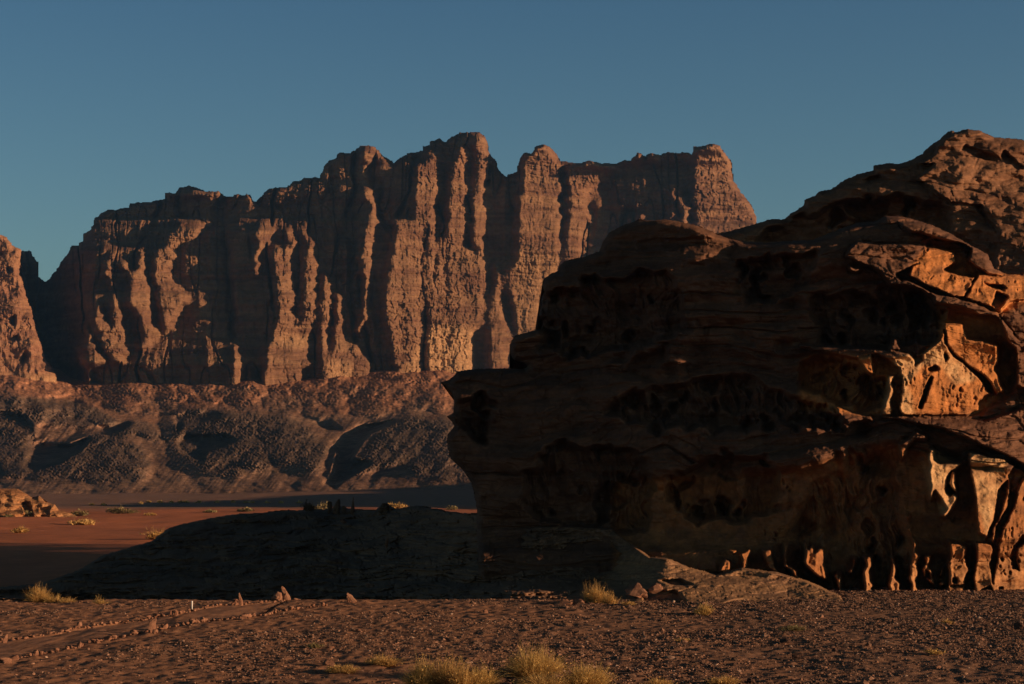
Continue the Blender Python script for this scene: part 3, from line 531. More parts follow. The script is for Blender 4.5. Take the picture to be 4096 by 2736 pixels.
for k in range(14):
    cx = rr.uniform(1240, 1900); cy = rr.choice([rr.uniform(660, 800), rr.uniform(1070, 1190)]); s = rr.uniform(8, 20)
    rock_push.append((qe(cx, cy, s * .8, s * rr.uniform(1.2, 2.6)), rr.uniform(.4, 1.0), 4))
for p in [[(290, 940), (370, 940), (360, 1250), (250, 1250)], [(500, 770), (560, 800), (550, 930), (500, 900)], [(650, 810), (690, 830), (690, 980), (660, 980)], [(510, 940), (560, 950), (560, 1100), (500, 1080)], [(740, 600), (800, 500), (880, 520), (900, 640), (760, 650)], [(630, 340), (700, 310), (780, 330), (760, 410), (660, 410)], [(160, 1080), (210, 1080), (210, 1160), (170, 1170)]]:
    rock_push.append((T('H', p), 1.2, 4))
def rock_f0(U, V): return 84 + np.interp(U, [440, 840, 1100], [3.5, 0, 0]) + np.clip((500 - V), 0, 400) * .012
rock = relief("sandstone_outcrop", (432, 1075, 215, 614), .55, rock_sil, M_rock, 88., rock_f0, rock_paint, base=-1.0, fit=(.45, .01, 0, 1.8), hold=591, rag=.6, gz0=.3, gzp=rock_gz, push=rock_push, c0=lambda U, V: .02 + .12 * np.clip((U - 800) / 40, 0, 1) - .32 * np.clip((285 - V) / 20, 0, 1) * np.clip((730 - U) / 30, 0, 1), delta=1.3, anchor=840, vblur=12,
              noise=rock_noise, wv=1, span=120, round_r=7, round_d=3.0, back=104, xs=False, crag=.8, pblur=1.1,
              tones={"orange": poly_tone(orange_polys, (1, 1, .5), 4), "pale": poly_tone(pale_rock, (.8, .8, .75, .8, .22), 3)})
tag(rock, "large weathered sandstone outcrop with undercut ledges and honeycombed orange hollows", "rock outcrop")

dome_sil = (T('F', [(1300, 420), (1510, 235), (1600, 215), (1700, 190), (1790, 160), (1860, 135)])
    + T('G', [(60, 560), (100, 553), (190, 553), (230, 520), (300, 480), (305, 445), (360, 425), (390, 395), (445, 390), (520, 340), (600, 300), (690, 280), (690, 255), (780, 240), (830, 245), (900, 220), (960, 190), (1010, 140), (1060, 110), (1085, 75), (1130, 55), (1160, 65), (1220, 50), (1290, 60), (1370, 95), (1450, 100), (1534, 112), (1800, 160), (1800, 1300), (0, 1300)]))
dome_paint = [(T('G', p), v) for p, v in [
    ([(1060, 110), (1220, 50), (1800, 100), (1800, 1300), (1300, 1300), (1380, 700), (1300, 480), (1120, 460), (1000, 370), (930, 330), (1040, 250), (950, 240), (1040, 190)], .3),
    ([(1200, 140), (1380, 200), (1420, 240), (1370, 240), (1180, 170)], -.6), ([(1420, 170), (1534, 270), (1500, 280), (1400, 230)], -.6),
    ([(1050, 470), (1250, 470), (1290, 520), (1400, 620), (1380, 760), (1300, 720), (1130, 620)], -.5), ([(1400, 760), (1800, 700), (1800, 870), (1400, 840)], -.2)]]
def dome_noise(x, z, U, V, gx):
    w = fbm(x / 7, z / 5, 113, 4) * 1.4
    strat = fbm_a(x / 16, (z + w * .8 + x * .08) / 1.0, 114, 5, .6) * 1.1
    a1, a2, i1 = worley(x / 1.6 + w * .6, (z + w * .5) / .8, 115); b1, b2, i2 = worley(x / .7 + w, z / .4, 116)
    zb = z + w * .9 + x * .1; strat = strat * .7 + blocks(x + w, zb, 1.7, .5, 141) * .25 + groove(vn(zb / .8, x / 20, 142), .08) * .4
    return strat * .6 + np.minimum(a1, .8) * .6 + np.minimum(b1, .8) * .35 + fbm(x / 1.2, z / .8, 119, 5) * .35 + fbm(x / 5, z / 3, 123, 3) * 1.0
dome = relief("sandstone_dome", (700, 1075, 120, 345), .6, dome_sil, M_dome, 108., lambda U, V: np.interp(U, [700, 900, 1080], [116, 106, 110]) + (300 - V) * .03, dome_paint, base=-1., c0=.02, delta=1.2, anchor=900, vblur=10,
              gz0=1.1, gzp=[(T('G', [(-100, 700), (200, 540), (580, 430), (900, 430), (1120, 480), (1130, 620), (760, 600), (350, 700)]), -.3)], noise=dome_noise, wv=1, span=120,
              push=[(T('G', [(100, 620), (200, 560), (400, 490), (580, 430), (800, 430), (1100, 480), (1120, 640), (760, 640), (350, 700), (0, 720)]), 2.2, 2)] + [(T('G', p), 1.5, 1.5) for p in [[(570, 440), (740, 430), (760, 540), (590, 580)], [(470, 490), (520, 490), (540, 560), (490, 590)], [(860, 430), (910, 440), (910, 540), (870, 540)], [(620, 345), (700, 320), (770, 345), (700, 350)]]],
              round_r=7, round_d=4, back=90, crag=.8, back_drop=10)
tag(dome, "high rounded sandstone dome rising behind the dark undercut outcrop", "rock outcrop")

# ------------------------------------------------------------------ rock shelf / mound
def mound_D(U, V):
    l = np.interp(V, [500, 508, 540, 570, 590, 604, 612], [136, 130, 115, 103, 97, 93, 85]); r = np.interp(V, [500, 530, 556, 580, 604, 612], [95, 90, 83.2, 80.5, 76.5, 75])
    m = np.interp(V, [500, 530, 560, 580, 590, 600, 612], [92.5, 90.3, 89.3, 86.8, 83, 78, 75])
    sm = lambda t: (lambda q: q * q * (3 - 2 * q))(np.clip(t, 0, 1))
    k = sm((U - 325 + 10 * np.clip((V - 582) / 6, 0, 1)) / 230); k2 = sm((U - 600) / 70); l = l * (1 - k) + m * k
    return l * (1 - k2) + r * k2
mound_sil = T('Q', [(-60, 1350), (90, 1338), (170, 1310), (240, 1270), (345, 1240), (385, 1210), (460, 1190), (520, 1180), (620, 1172), (680, 1168), (740, 1165), (780, 1160), (810, 1168), (860, 1166), (885, 1150), (905, 1166), (960, 1158), (1010, 1167), (1060, 1175), (1090, 1175), (1130, 1182), (1200, 1200), (1400, 1210), (1490, 1275), (1530, 1278), (1580, 1300), (1640, 1315), (1700, 1300), (1780, 1310), (1850, 1330), (1925, 1362), (1960, 1400), (-60, 1400)])
mound_paint = [(T('I', p), v) for p, v in [([(1240, 1095), (1340, 1095), (1440, 1150), (1560, 1215), (1800, 1200), (2200, 1250), (2200, 1500), (1500, 1390), (1300, 1290), (1100, 1230), (840, 1165)], .5),
    ([(1280, 1250), (1450, 1250), (1520, 1290), (1380, 1290)], -2.), ([(1150, 1330), (1400, 1330), (1500, 1440), (1200, 1450)], -1.5)]]
mound_paint += [(T('K', p), .1) for p in [[(250, 170), (350, 150), (900, 140), (1250, 180), (1500, 240), (1750, 270), (1900, 300), (1900, 400), (-200, 400), (-100, 300), (200, 250)]]]
def mound_noise(x, z, U, V, g):
    w = fbm(U / 60, V / 20, 211, 4) * 8
    vb = V + w + U * .06; q = np.interp(U, [520, 640], [1.1, .25])
    return q * (groove(vn(vb / 4.5, U / 60, 218), .08) * .6 + groove(vn(vb / 2.2, U / 25, 219), .08) * .25 + blocks(U + w, vb, 24, 3.2, 220) * .3 + fbm_a(U / 90, (V + w) / 5, 212, 4, .5) * .9 + fbm(U / 9, V / 3.5, 213, 5) * .35 + fbm(U / 40, V / 14, 214, 3) * 1.6 + np.clip((V - 585) / 14, 0, 1) * (np.minimum(worley(U / 9, V / 2.4, 215)[0], .8) * .8 + fbm_a(U / 26, V / 3, 216, 4, .6) * 1.2) * np.clip((640 - U) / 80, .25, 1)) + fbm(U / 5, V / 2, 231, 4) * .09 * np.clip((U - 400) / 100, 0, 1)
mound = relief("rock_shelf", (-24, 856, 498, 611), .55, mound_sil, M_mound, mound_D, mound_D, mound_paint, base=.0, gz0=None, c0=.15, delta=.6, anchor=500, vblur=8,
               noise=mound_noise, round_r=3, round_d=3, back=14, crag=.8, abs_drop=5, tones={"tan": lambda U, V, a, b: np.clip((U - 560) / 80, 0, 1) * np.clip((V - 545) / 15, 0, 1) * (.75 + fbm(U / 30, V / 6, 217, 4))})
tag(mound, "low shelf of bare rock spreading left from the foot of the outcrop", None, None, "structure")

# ------------------------------------------------------------------ small orange outcrop at left
lo_sil = T('Q', [(-60, 1100), (0, 1118), (40, 1120), (55, 1128), (75, 1140), (90, 1135), (105, 1150), (125, 1155), (135, 1168), (160, 1175), (185, 1186), (185, 1200), (-60, 1200)])
lo = relief("orange_outcrop", (-24, 84, 484, 522), .3, lo_sil, M_lout, 420., lambda U, V: 414 + (517 - V) * .5, [(T('Q', [(50, 1150), (68, 1150), (76, 1185), (60, 1190)]), -1.2), (T('Q', [(90, 1165), (110, 1160), (112, 1180), (95, 1185)]), -.6)], base=.4, gz0=None, c0=.1, anchor=30, delta=2.5,
            noise=lambda x, z, U, V, g: fbm_a(x / 12, (z + fbm(x / 6, z / 4, 5, 3)) / 1.3, 301, 4, .6) * 2.2 + np.minimum(worley(x / 3, z / 1.6, 302)[0], .8) * 2.2 + fbm(x / 2, z / 2, 303, 4), round_r=6, round_d=6, back=30, crag=.7)
tag(lo, "small bright orange rock outcrop on the red sand at far left", "rock outcrop")

# ------------------------------------------------------------------ ridge behind the outcrop that shades the far plain
def ridge(name, spine, width, m, seed, label):
    V0 = []; n = 60; k = 28
    sp = np.array(spine, float); t = np.linspace(0, len(sp) - 1, n)
    cx = np.interp(t, range(len(sp)), sp[:, 0]); cy = np.interp(t, range(len(sp)), sp[:, 1]); h = np.interp(t, range(len(sp)), sp[:, 2])
    s = np.linspace(-1, 1, k)
    Sx, Tt = np.meshgrid(s, np.arange(n))
    prof = np.clip(1 - np.abs(Sx) ** 2.6, 0, 1) ** .6
    z = h[:, None] * prof * (1 + fbm(Sx * 3, Tt / 6., seed, 4) * .25 * (np.abs(Sx) < .95)) - 3.5
    x = cx[:, None] + Sx * width + fbm(Tt / 5., Sx * 2, seed + 3, 3) * width * .3; y = cy[:, None] + 0 * Sx
    idx = np.arange(n * k).reshape(n, k)
    f = np.stack([idx[:-1, :-1], idx[:-1, 1:], idx[1:, 1:], idx[1:, :-1]], -1).reshape(-1, 4)
    o = make_mesh(name, np.stack([x, y, z], -1).reshape(-1, 3), f, m); tag(o, label, None, None, "structure"); return o
ridge("hill", [(95, 492, 2), (95, 522, 29), (120, 610, 31), (190, 800, 34), (250, 960, 42), (270, 1040, 30)], 34, M_mesa, 401, "rocky ridge out on the plain hidden behind the outcrop")

# ------------------------------------------------------------------ sand plain and near gravel flat
def ground_mat(name, near, far, gravel, kind):
    m, nt, b = mat(name)
    g = nt.nodes.new("ShaderNodeNewGeometry"); sx = nt.nodes.new("ShaderNodeSeparateXYZ"); nt.links.new(g.outputs["Position"], sx.inputs[0])
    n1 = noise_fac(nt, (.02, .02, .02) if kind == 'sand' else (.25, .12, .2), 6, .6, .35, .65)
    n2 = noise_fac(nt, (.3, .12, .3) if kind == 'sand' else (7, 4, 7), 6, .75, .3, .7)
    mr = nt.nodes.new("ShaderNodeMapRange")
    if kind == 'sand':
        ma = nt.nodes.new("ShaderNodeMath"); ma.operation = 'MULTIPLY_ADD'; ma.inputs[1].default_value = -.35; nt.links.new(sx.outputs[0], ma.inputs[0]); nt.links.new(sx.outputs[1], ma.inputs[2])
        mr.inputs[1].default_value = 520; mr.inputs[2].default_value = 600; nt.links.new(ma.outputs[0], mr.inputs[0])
    else:
        ma = nt.nodes.new("ShaderNodeMath"); ma.operation = 'MULTIPLY_ADD'; ma.inputs[1].default_value = 12.; nt.links.new(n1, ma.inputs[0]); nt.links.new(sx.outputs[0], ma.inputs[2])
        mr.inputs[1].default_value = -4; mr.inputs[2].default_value = 16; nt.links.new(ma.outputs[0], mr.inputs[0])
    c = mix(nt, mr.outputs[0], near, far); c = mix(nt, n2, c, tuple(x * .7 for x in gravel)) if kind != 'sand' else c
    sp = mix(nt, n2, (.8, .8, .8), (1.15, 1.12, 1.1)); mu = nt.nodes.new("ShaderNodeMix"); mu.data_type = 'RGBA'; mu.blend_type = 'MULTIPLY'; mu.inputs[0].default_value = 1
    nt.links.new(c, mu.inputs[6]); nt.links.new(sp, mu.inputs[7]); nt.links.new(mu.outputs[2], b.inputs["Base Color"])
    bump(nt, b, (.5, .5, .5) if kind == 'sand' else (14, 10, 14), .4, .25 if kind == 'sand' else .03)
    return m
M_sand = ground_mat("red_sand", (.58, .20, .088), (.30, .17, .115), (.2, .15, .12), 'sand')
M_flat = ground_mat("gravel_ground", (.47, .235, .13), (.33, .185, .115), (.28, .15, .095), 'flat')
def axis(parts):
    return np.unique(np.concatenate([np.arange(a, b, s) for a, b, s in parts]))
def grid(xs, ys, hf):
    X, Y = np.meshgrid(xs, ys); Z = hf(X, Y); n, k = X.shape; idx = np.arange(n * k).reshape(n, k)
    f = np.stack([idx[:-1, :-1], idx[:-1, 1:], idx[1:, 1:], idx[1:, :-1]], -1).reshape(-1, 4)
    return np.stack([X, Y, Z], -1).reshape(-1, 3), f
def sand_h(X, Y):
    d = np.clip((Y - 60) / 60, 0, 1)
    far = np.clip((Y - 500) / 500, 0, 1)
    return -3.2 + d * (fbm(X / 60, Y / 90, 501, 4) * 1.1 + fbm(X / 9, Y / 22, 502, 4) * .16) + np.clip((Y - 640) / 400, 0, 1) * np.clip((X + 150) / 200, 0, 1) * 5.0
v_, f_ = grid(axis([(-6000, -900, 300), (-900, -320, 10), (-320, 80, 1.2), (80, 900, 10), (900, 6001, 300)]), axis([(-800, 60, 60), (60, 330, 1.5), (330, 1200, 4), (1200, 2400, 40), (2400, 12001, 400)]), sand_h)
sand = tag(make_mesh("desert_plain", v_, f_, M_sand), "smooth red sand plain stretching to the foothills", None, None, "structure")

path_up = T('P', [(-300, 640), (0, 610), (200, 580), (560, 540), (760, 500), (1000, 470), (1350, 430), (1560, 400), (1700, 385), (1850, 340), (2050, 310), (2250, 300)]) + T('J', [(1850, 275), (1960, 240)])
path_lo = T('P', [(-300, 880), (0, 810), (100, 780), (200, 760), (480, 710), (700, 660), (850, 625), (1100, 575), (1400, 530), (1620, 490), (1900, 450), (2100, 430), (2348, 400)]) + T('J', [(1900, 330), (2020, 312), (2200, 300)])
def gpt(u, v): D = CAMZ * FPX / (v - VH); return ((u - CX) / FPX * D, D)
pu = np.array([gpt(*p) for p in path_up]); pl = np.array([gpt(*p) for p in path_lo])
def path_band(X, Y):
    yu = np.interp(X, pu[:, 0], pu[:, 1], right=0); yl = np.interp(X, pl[:, 0], pl[:, 1])
    inside = np.clip(np.minimum(yu - Y, Y - yl) / .25, 0, 1); return np.where(X < pu[-1, 0], inside, 0)
def flat_h(X, Y):
    e = np.interp(X, [-60, -25, -12, -6, 0, 8, 14, 16, 60], [80, 77, 77, 77.5, 79, 80, 84, 96, 100]) + fbm(X / 3, X * 0 + 2, 605, 4) * 1.6
    drop = np.clip((Y - e) / 6, 0, 1); pb = path_band(X, Y)
    b1, b2, bi = worley(X / .5, Y / .5, 606); dens = np.clip(.45 + fbm(X / 7, Y / 7, 607, 3) + X / 40, .15, 1)
    micro = fbm(X / .3, Y / .4, 608, 4) * .06 + np.clip(.4 - b1, 0, 1) * (bi > .6) * .12 * dens
    return fbm(X / 14, Y / 14, 601, 4) * .16 + fbm(X / 2.5, Y / 2.5, 603, 4) * .055 * (1 - pb * .7) + micro * (1 - pb * .85) - pb * .05 - drop * drop * 3.4
v_, f_ = grid(axis([(-400, -30, 10), (-30, 30, .075), (30, 401, 10)]), axis([(-200, 36, 4), (36, 60, .09), (60, 100, .14), (100, 103, 3)]), flat_h)
flat = tag(make_mesh("gravel_flat", v_, f_, M_flat), "stony flat ground in front of the outcrop", None, None, "structure")
def gh(x, y): return float(flat_h(np.array([[x]], float), np.array([[y]], float))[0, 0])
# footpath sheet
M_path, nt, b = mat("path_sand")
c = mix(nt, noise_fac(nt, (3, 2, 3), 6, .7, .3, .7), (.33, .165, .095), (.46, .235, .135)); nt.links.new(c, b.inputs["Base Color"]); bump(nt, b, (12, 8, 12), .5, .02)
xs = np.arange(-24, pu[-1, 0], .1); ts = np.linspace(.06, .94, 24)
yu = np.interp(xs, pu[:, 0], pu[:, 1]); yl = np.interp(xs, pl[:, 0], pl[:, 1])
X = np.repeat(xs[:, None], 24, 1); Y = yl[:, None] + (yu - yl)[:, None] * ts[None]; Z = flat_h(X, Y) + .04 + fbm(X / .35, Y / .5, 610, 4) * .035 + fbm(X / 1.5, Y / 1.5, 611, 3) * .03
idx = np.arange(X.size).reshape(X.shape); f_ = np.stack([idx[:-1, :-1], idx[1:, :-1], idx[1:, 1:], idx[:-1, 1:]], -1).reshape(-1, 4)
tag(make_mesh("footpath", np.stack([X, Y, Z], -1).reshape(-1, 3), f_, M_path), "pale sandy footpath marked by two lines of stones", None, None, "structure")

# ------------------------------------------------------------------ stones
def ico(sub=1):
    import bmesh
    bm = bmesh.new(); bmesh.ops.create_icosphere(bm, subdivisions=sub, radius=1); bm.verts.ensure_lookup_table()
    v = np.array([x.co[:] for x in bm.verts]); f = np.array([[q.index for q in p.verts] for p in bm.faces]); bm.free(); return v, f
IV1, IF1 = ico(1); IV2, IF2 = ico(2); IV3, IF3 = ico(3)
rng = np.random.default_rng(7)
def gravel(n):
    X = rng.uniform(-27, 27, n * 3); Y = 44 + 46 * rng.random(n * 3) ** 1.3
    ok = (np.abs(X) < Y * .275) & (path_band(X, Y) < .05)
    dens = np.clip(.34 + fbm(X / 3.5, Y / 5, 701, 4) * 1.5 + X / 26, .05, 1); ok &= rng.random(n * 3) < dens
    e = np.interp(X, [-25, -12, -6, 0, 8, 14, 16], [76.5, 76.5, 77, 79, 81, 84, 90]); ok &= Y < e
    X = X[ok][:n]; Y = Y[ok][:n]; n = len(X)
    Z = flat_h(X, Y); sz = (.013 + .034 * rng.random(n) ** 3.2) * (1 + (rng.random(n) > .985) * 1.3)
    vv = IV1[None] * (1 + (rng.random((n, len(IV1), 1)) - .5) * .7)
    sc = sz[:, None] * np.stack([rng.uniform(.8, 1.7, n), rng.uniform(.8, 1.5, n), rng.uniform(.45, .95, n)], -1)
    vv = vv * sc[:, None, :]; a = rng.uniform(0, 6.28, n); ca, sa = np.cos(a)[:, None], np.sin(a)[:, None]
    x = vv[..., 0] * ca - vv[..., 1] * sa + X[:, None]; y = vv[..., 0] * sa + vv[..., 1] * ca + Y[:, None]; z = vv[..., 2] + Z[:, None] + sz[:, None] * .25
    F = IF1[None] + (np.arange(n) * len(IV1))[:, None, None]
    tone = np.repeat(rng.random(n), len(IV1))
    return np.stack([x, y, z], -1).reshape(-1, 3), F.reshape(-1, 3), tone
M_grav, nt, b = mat("gravel_stones")
cr = nt.nodes.new("ShaderNodeValToRGB"); nt.links.new(attr(nt, "tone"), cr.inputs[0])
cr.color_ramp.elements[0].color = (.075, .05, .04, 1); cr.color_ramp.elements[1].color = (.42, .30, .23, 1)
for p_, c_ in ((.35, (.14, .085, .06, 1)), (.7, (.22, .12, .08, 1)), (.93, (.30, .17, .115, 1))):
    e_ = cr.color_ramp.elements.new(p_); e_.color = c_
nt.links.new(cr.outputs[0], b.inputs["Base Color"])
v_, f_, t_ = gravel(90000)
tag(make_mesh("gravel", v_, f_, M_grav, False, {"tone": t_}), "loose gravel and pebbles scattered over the flat", None, None, "stuff")

def stone_mesh(name, seed, sc, lumps=.35, m=None, boxy=0.0):
    r = np.random.default_rng(seed); v = IV3.copy()
    if boxy: v = np.sign(v) * np.abs(v) ** (1 - boxy)
    n = fbm(v[:, 0] * 1.3 + seed, v[:, 1] * 1.3 + v[:, 2] * 1.7, seed, 4) + .5 * fbm(v[:, 2] * 3 + seed, v[:, 0] * 3, seed + 5, 3)
    v = v * (1 + lumps * n)[:, None]
    for _ in range(5):
        d = r.normal(size=3); d /= np.linalg.norm(d); k = r.uniform(.55, .8); s = v @ d; v = v - np.clip(s - k, 0, None)[:, None] * d * .85
    v = v * np.array(sc)
    o = make_mesh(name, v, IF3, m or M_stone, True, link=False); return o
def place(o, x, y, z, rz=0, rx=0, ry=0):
    o.location = (x, y, z); o.rotation_euler = (rx, ry, rz)
    if o.name not in COL.objects: COL.objects.link(o)
    return o
# stones lining the path
protos = [stone_mesh("path_stone", 900 + i, (.07, .055, .042), .8) for i in range(8)]
rr = random.Random(3); first = set()
def line_stones(P, n, where):
    seg = np.array(P); L_ = np.r_[0, np.cumsum(np.hypot(*np.diff(seg, axis=0).T))]
    for k in range(n):
        s = L_[-1] * (k + rr.random() * .8) / n; x = float(np.interp(s, L_, seg[:, 0])) + rr.gauss(0, .06); y = float(np.interp(s, L_, seg[:, 1])) + rr.gauss(0, .1)
        if abs(x) > y * .272: continue
        i = rr.randrange(8); o = protos[i]
        if i in first: o = o.copy()
        first.add(i); q = rr.uniform(.55, 1.35) * (1 if rr.random() < .88 else 1.6); o.scale = (q, q, q * rr.uniform(.8, 1.25))
        place(o, x, y, gh(x, y) + .04 * q, rr.uniform(0, 6.28))
        tag(o, "small reddish stone in the line along the %s edge of the footpath" % where, "stone", "stones lining the %s edge of the footpath" % where)
line_stones(pl, 165, "near"); line_stones(pu, 125, "far")
# marked stones: (u, v of the foot, height px, width px)
def slab(name, u, v, hpx, wpx, seed, label, tilt=0.0, thick=.45, cat="stone", taper=.3, group=None, rz=.2, D=None, z=None):
    x, y = gpt(u, v)
    if D: y = D; x = (u - CX) / FPX * D; z = CAMZ + (VH - v) / FPX * D
    p = y / FPX; h = hpx * p; w = wpx * p
    o = stone_mesh(name, seed, (w / 2, w / 2 * thick, h / 2 * 1.15), .5, boxy=.35)
    o.data.polygons.foreach_set('use_smooth', [False] * len(o.data.polygons))
    me = o.data; co = np.empty(len(me.vertices) * 3, np.float32); me.vertices.foreach_get("co", co); co = co.reshape(-1, 3)
    t = (co[:, 2] + h / 2) / h; co[:, 0] *= 1 - taper * np.clip(t, 0, 1); co[:, 2] += h * .47; me.vertices.foreach_set("co", co.ravel()); me.update()
    place(o, x, y, (gh(x, y) if z is None else z) - .01, rz, 0, tilt)
    return tag(o, label, cat, group)
def px(r, x, y): return T(r, [(x, y)])[0]
SL = [("P", 1415, 540, 15.5, 8, "tall leaning stone slab standing at the near edge of the path", .18, .15), ("P", 1455, 545, 5, 7.5, "round stone at the foot of the tall leaning slab", 0, .1),
      ("P", 2265, 308, 13, 6.5, "upright pointed stone on the far edge of the path, like a shark fin", -.15, .75), ("P", 2205, 300, 6, 8, "low dark stone against the left side of the pointed fin stone", .3, .2),
      ("P", 1600, 400, 7.5, 4, "left leg stone of the small stone trilithon beside the white stake", .3, .1), ("P", 1665, 400, 7, 4.5, "right leg stone of the small trilithon beside the white stake", -.3, .1),
      ("P", 30, 620, 11, 5, "leaning stone slab at the left edge of the view", .35, .3), ("P", 735, 660, 7, 5, "small dark upright stone on the near path edge, left of the tall slab", .35, .4),
      ("P", 335, 735, 6.5, 7, "squat upright stone near the left end of the near stone line", -.15, .25), ("P", 140, 790, 8, 9.5, "pale block stone at the left end of the near stone line", 0, .1),
      ("P", 60, 815, 6, 11, "wide flat stone at the bottom left end of the near stone line", 0, .1), ("P", 2290, 425, 5, 11, "wide low boulder on the near path edge right of the tall slab", 0, .1),
      ("P", 735, 495, 7, 9, "jagged little rock beside the far path edge", .3, .5), ("J", 1840, 262, 9, 9, "leftmost stone leaning on the stone cairn", .7, .4), ("J", 1870, 262, 9, 8, "blocky stone in the middle of the cairn", .1, .1),
      ("J", 1915, 260, 9, 8, "right hand block of the cairn", -.1, .1), ("J", 1945, 255, 14, 5, "curved slab leaning over the right side of the cairn", -.55, .2), ("J", 1890, 230, 5, 8, "topmost small stone of the cairn", .2, .1),
      ("J", 1995, 240, 5, 10, "broken stone lying right of the cairn", .2, .1), ("K", 205, 280, 12, 4.5, "long leaning stone slab beside the rubble at the shelf edge", -.7, .1), ("K", 160, 275, 7, 7, "dark stone propping the long leaning slab", .1, .1),
      ("K", 300, 165, 4, 9, "orange stone at the top of the rubble row", 0, .1), ("K", 250, 215, 3.5, 7, "small orange stone in the middle of the rubble row", 0, .1)]
for i, (r_, x, y, h, w, lab, tl, tp) in enumerate(SL):
    u, v = px(r_, x, y)
    if r_ == "K" and y < 240: slab("stone", u, v, h, w, 1000 + i, lab, tl, .6, taper=tp, D=float(mound_D(np.array(u), np.array(v))) - .6)
    else: slab("stone", u, v, h, w, 1000 + i, lab, tl, .5 if h > w else .8, taper=tp)
u, v = px("P", 1630, 352); slab("stone", u, 622.5, 2.2, 9, 1050, "thin capstone lying across the small trilithon beside the white stake", .08, .6, z=gh(*gpt(u, 622.5)) + .22)
BR = [("L", 915, 610, 7, 14, "large dark boulder half sunk in the gravel in front of the outcrop"), ("L", 850, 520, 5, 13, "flat orange rock on the gravel, up and left of the dark boulder"), ("L", 1500, 585, 4.5, 9, "reddish rock on the gravel right of the dark boulder"),
      ("L", 1160, 570, 4, 7, "pale stone on the open gravel between the dark boulder and the reddish rock"), ("L", 2320, 430, 8, 14, "dark rock on the gravel at the right edge of the view"), ("L", 1805, 665, 4, 8, "orange flake of rock near the bottom right"),
      ("L", 90, 735, 4, 16, "flat dark rock by the dry grass at the bottom edge"), ("L", 640, 755, 5, 12, "dark rock at the bottom edge left of centre right"), ("L", 185, 485, 3.5, 5, "small white stone on the gravel below the yellow tuft"),
      ("K", 1075, 335, 4, 6, "rounded pale stone in front of the striped rubble bank"), ("K", 1470, 760, 9, 30, "low orange sand covered stone between the grass clumps at the bottom edge"), ("K", 1905, 800, 5, 11, "orange stone right of the bottom grass clumps"), ("J", 1845, 748, 3, 5, "whitish pebble on the gravel left of the bottom grass clumps"),
      ("J", 2205, 690, 6, 15, "orange stone among the low grass at the bottom"), ("J", 2215, 575, 2.5, 8, "flat grey stone near the middle of the gravel"), ("K", 225, 470, 3, 6, "tan pebble on the gravel below the rubble row")]
M_dk = rock_material("dark_stone", (.05, .03, .025), (.09, .05, .04), (.13, .075, .055), 3, 3, None, 8, .03)
for i, (r_, x, y, h, w, lab) in enumerate(BR):
    u, v = px(r_, x, y); o = slab("boulder" if w > 12 else "stone", u, v, h, w, 1100 + i, lab, 0, .7, "boulder" if w > 12 else "stone", .1, rz=i * .7)
    if "dark" in lab: o.data.materials[0] = M_dk
# rocks on the shelf crest, in shade
def mz(u, v, D): return CAMZ + (VH - v) / FPX * D
for i, (x, y, h, w, lab) in enumerate([(350, 410, 12, 5, "leftmost narrow stone standing on the shadowed shelf crest"), (430, 420, 13, 9, "broad rounded stone standing on the shadowed shelf crest"), (510, 420, 8, 6, "low stone right of the broad one on the shelf crest"),
                                       (615, 425, 14, 8, "tall pointed stone standing on the shadowed shelf crest"), (1000, 410, 10, 12, "humped boulder on the shadowed shelf crest near the pale shrubs")]):
    u, v = px("O", x, y); slab("standing_stone", u, v + 2, h - .5, w, 1200 + i, lab, (-.05, .1, .2, .05, 0)[i], .7, "stone", (.1, .2, .2, .75, .2)[i], D=123)
for o in [o for o in COL.objects if o.name.startswith("standing_stone")]: o.data.materials[0] = M_mound
for i, (x, y, h, w, lab) in enumerate([(1010, 870, 13, 4, "thin upright stone on the dark shelf slope"), (500, 560, 4, 10, "thin pale slab lying on the dark shelf slope below the standing stones")]):
    u, v = px("O", x, y); slab("stone", u, v, h, w, 1220 + i, lab, .1, .6, D=float(mound_D(np.array(u), np.array(v))) - 2.5)
# white stake
u, v = px("P", 1803, 345); x, y = gpt(u, v); p_ = y / FPX
M_white, nt, b = mat("white_paint"); b.inputs["Base Color"].default_value = (.78, .76, .72, 1)
M_wgr, nt, b = mat("stake_top"); b.inputs["Base Color"].default_value = (.82, .8, .78, 1)
def lathe(name, prof, m, n=12, parent=None):
    a = np.arange(n) * 2 * math.pi / n; V_ = np.array([[r * math.cos(t), r * math.sin(t), z] for r, z in prof for t in a]); F_ = []
    for i in range(len(prof) - 1):
        for j in range(n): F_.append([i * n + j, i * n + (j + 1) % n, (i + 1) * n + (j + 1) % n, (i + 1) * n + j])
    return make_mesh(name, V_, F_, m, True, parent=parent)
st = bpy.data.objects.new("marker_stake", None); COL.objects.link(st); st.location = (x, y, gh(x, y) - .02)
tag(st, "short white marker stake standing beside the footpath", "stake")
h = 9 * p_
lathe("post", [(.001, 0), (.026, 0), (.026, h * .84), (.022, h * .86)], M_white, parent=st); lathe("post_cap", [(.022, h * .86), (.034, h * .88), (.036, h * .96), (.02, h), (.001, h)], M_wgr, parent=st)

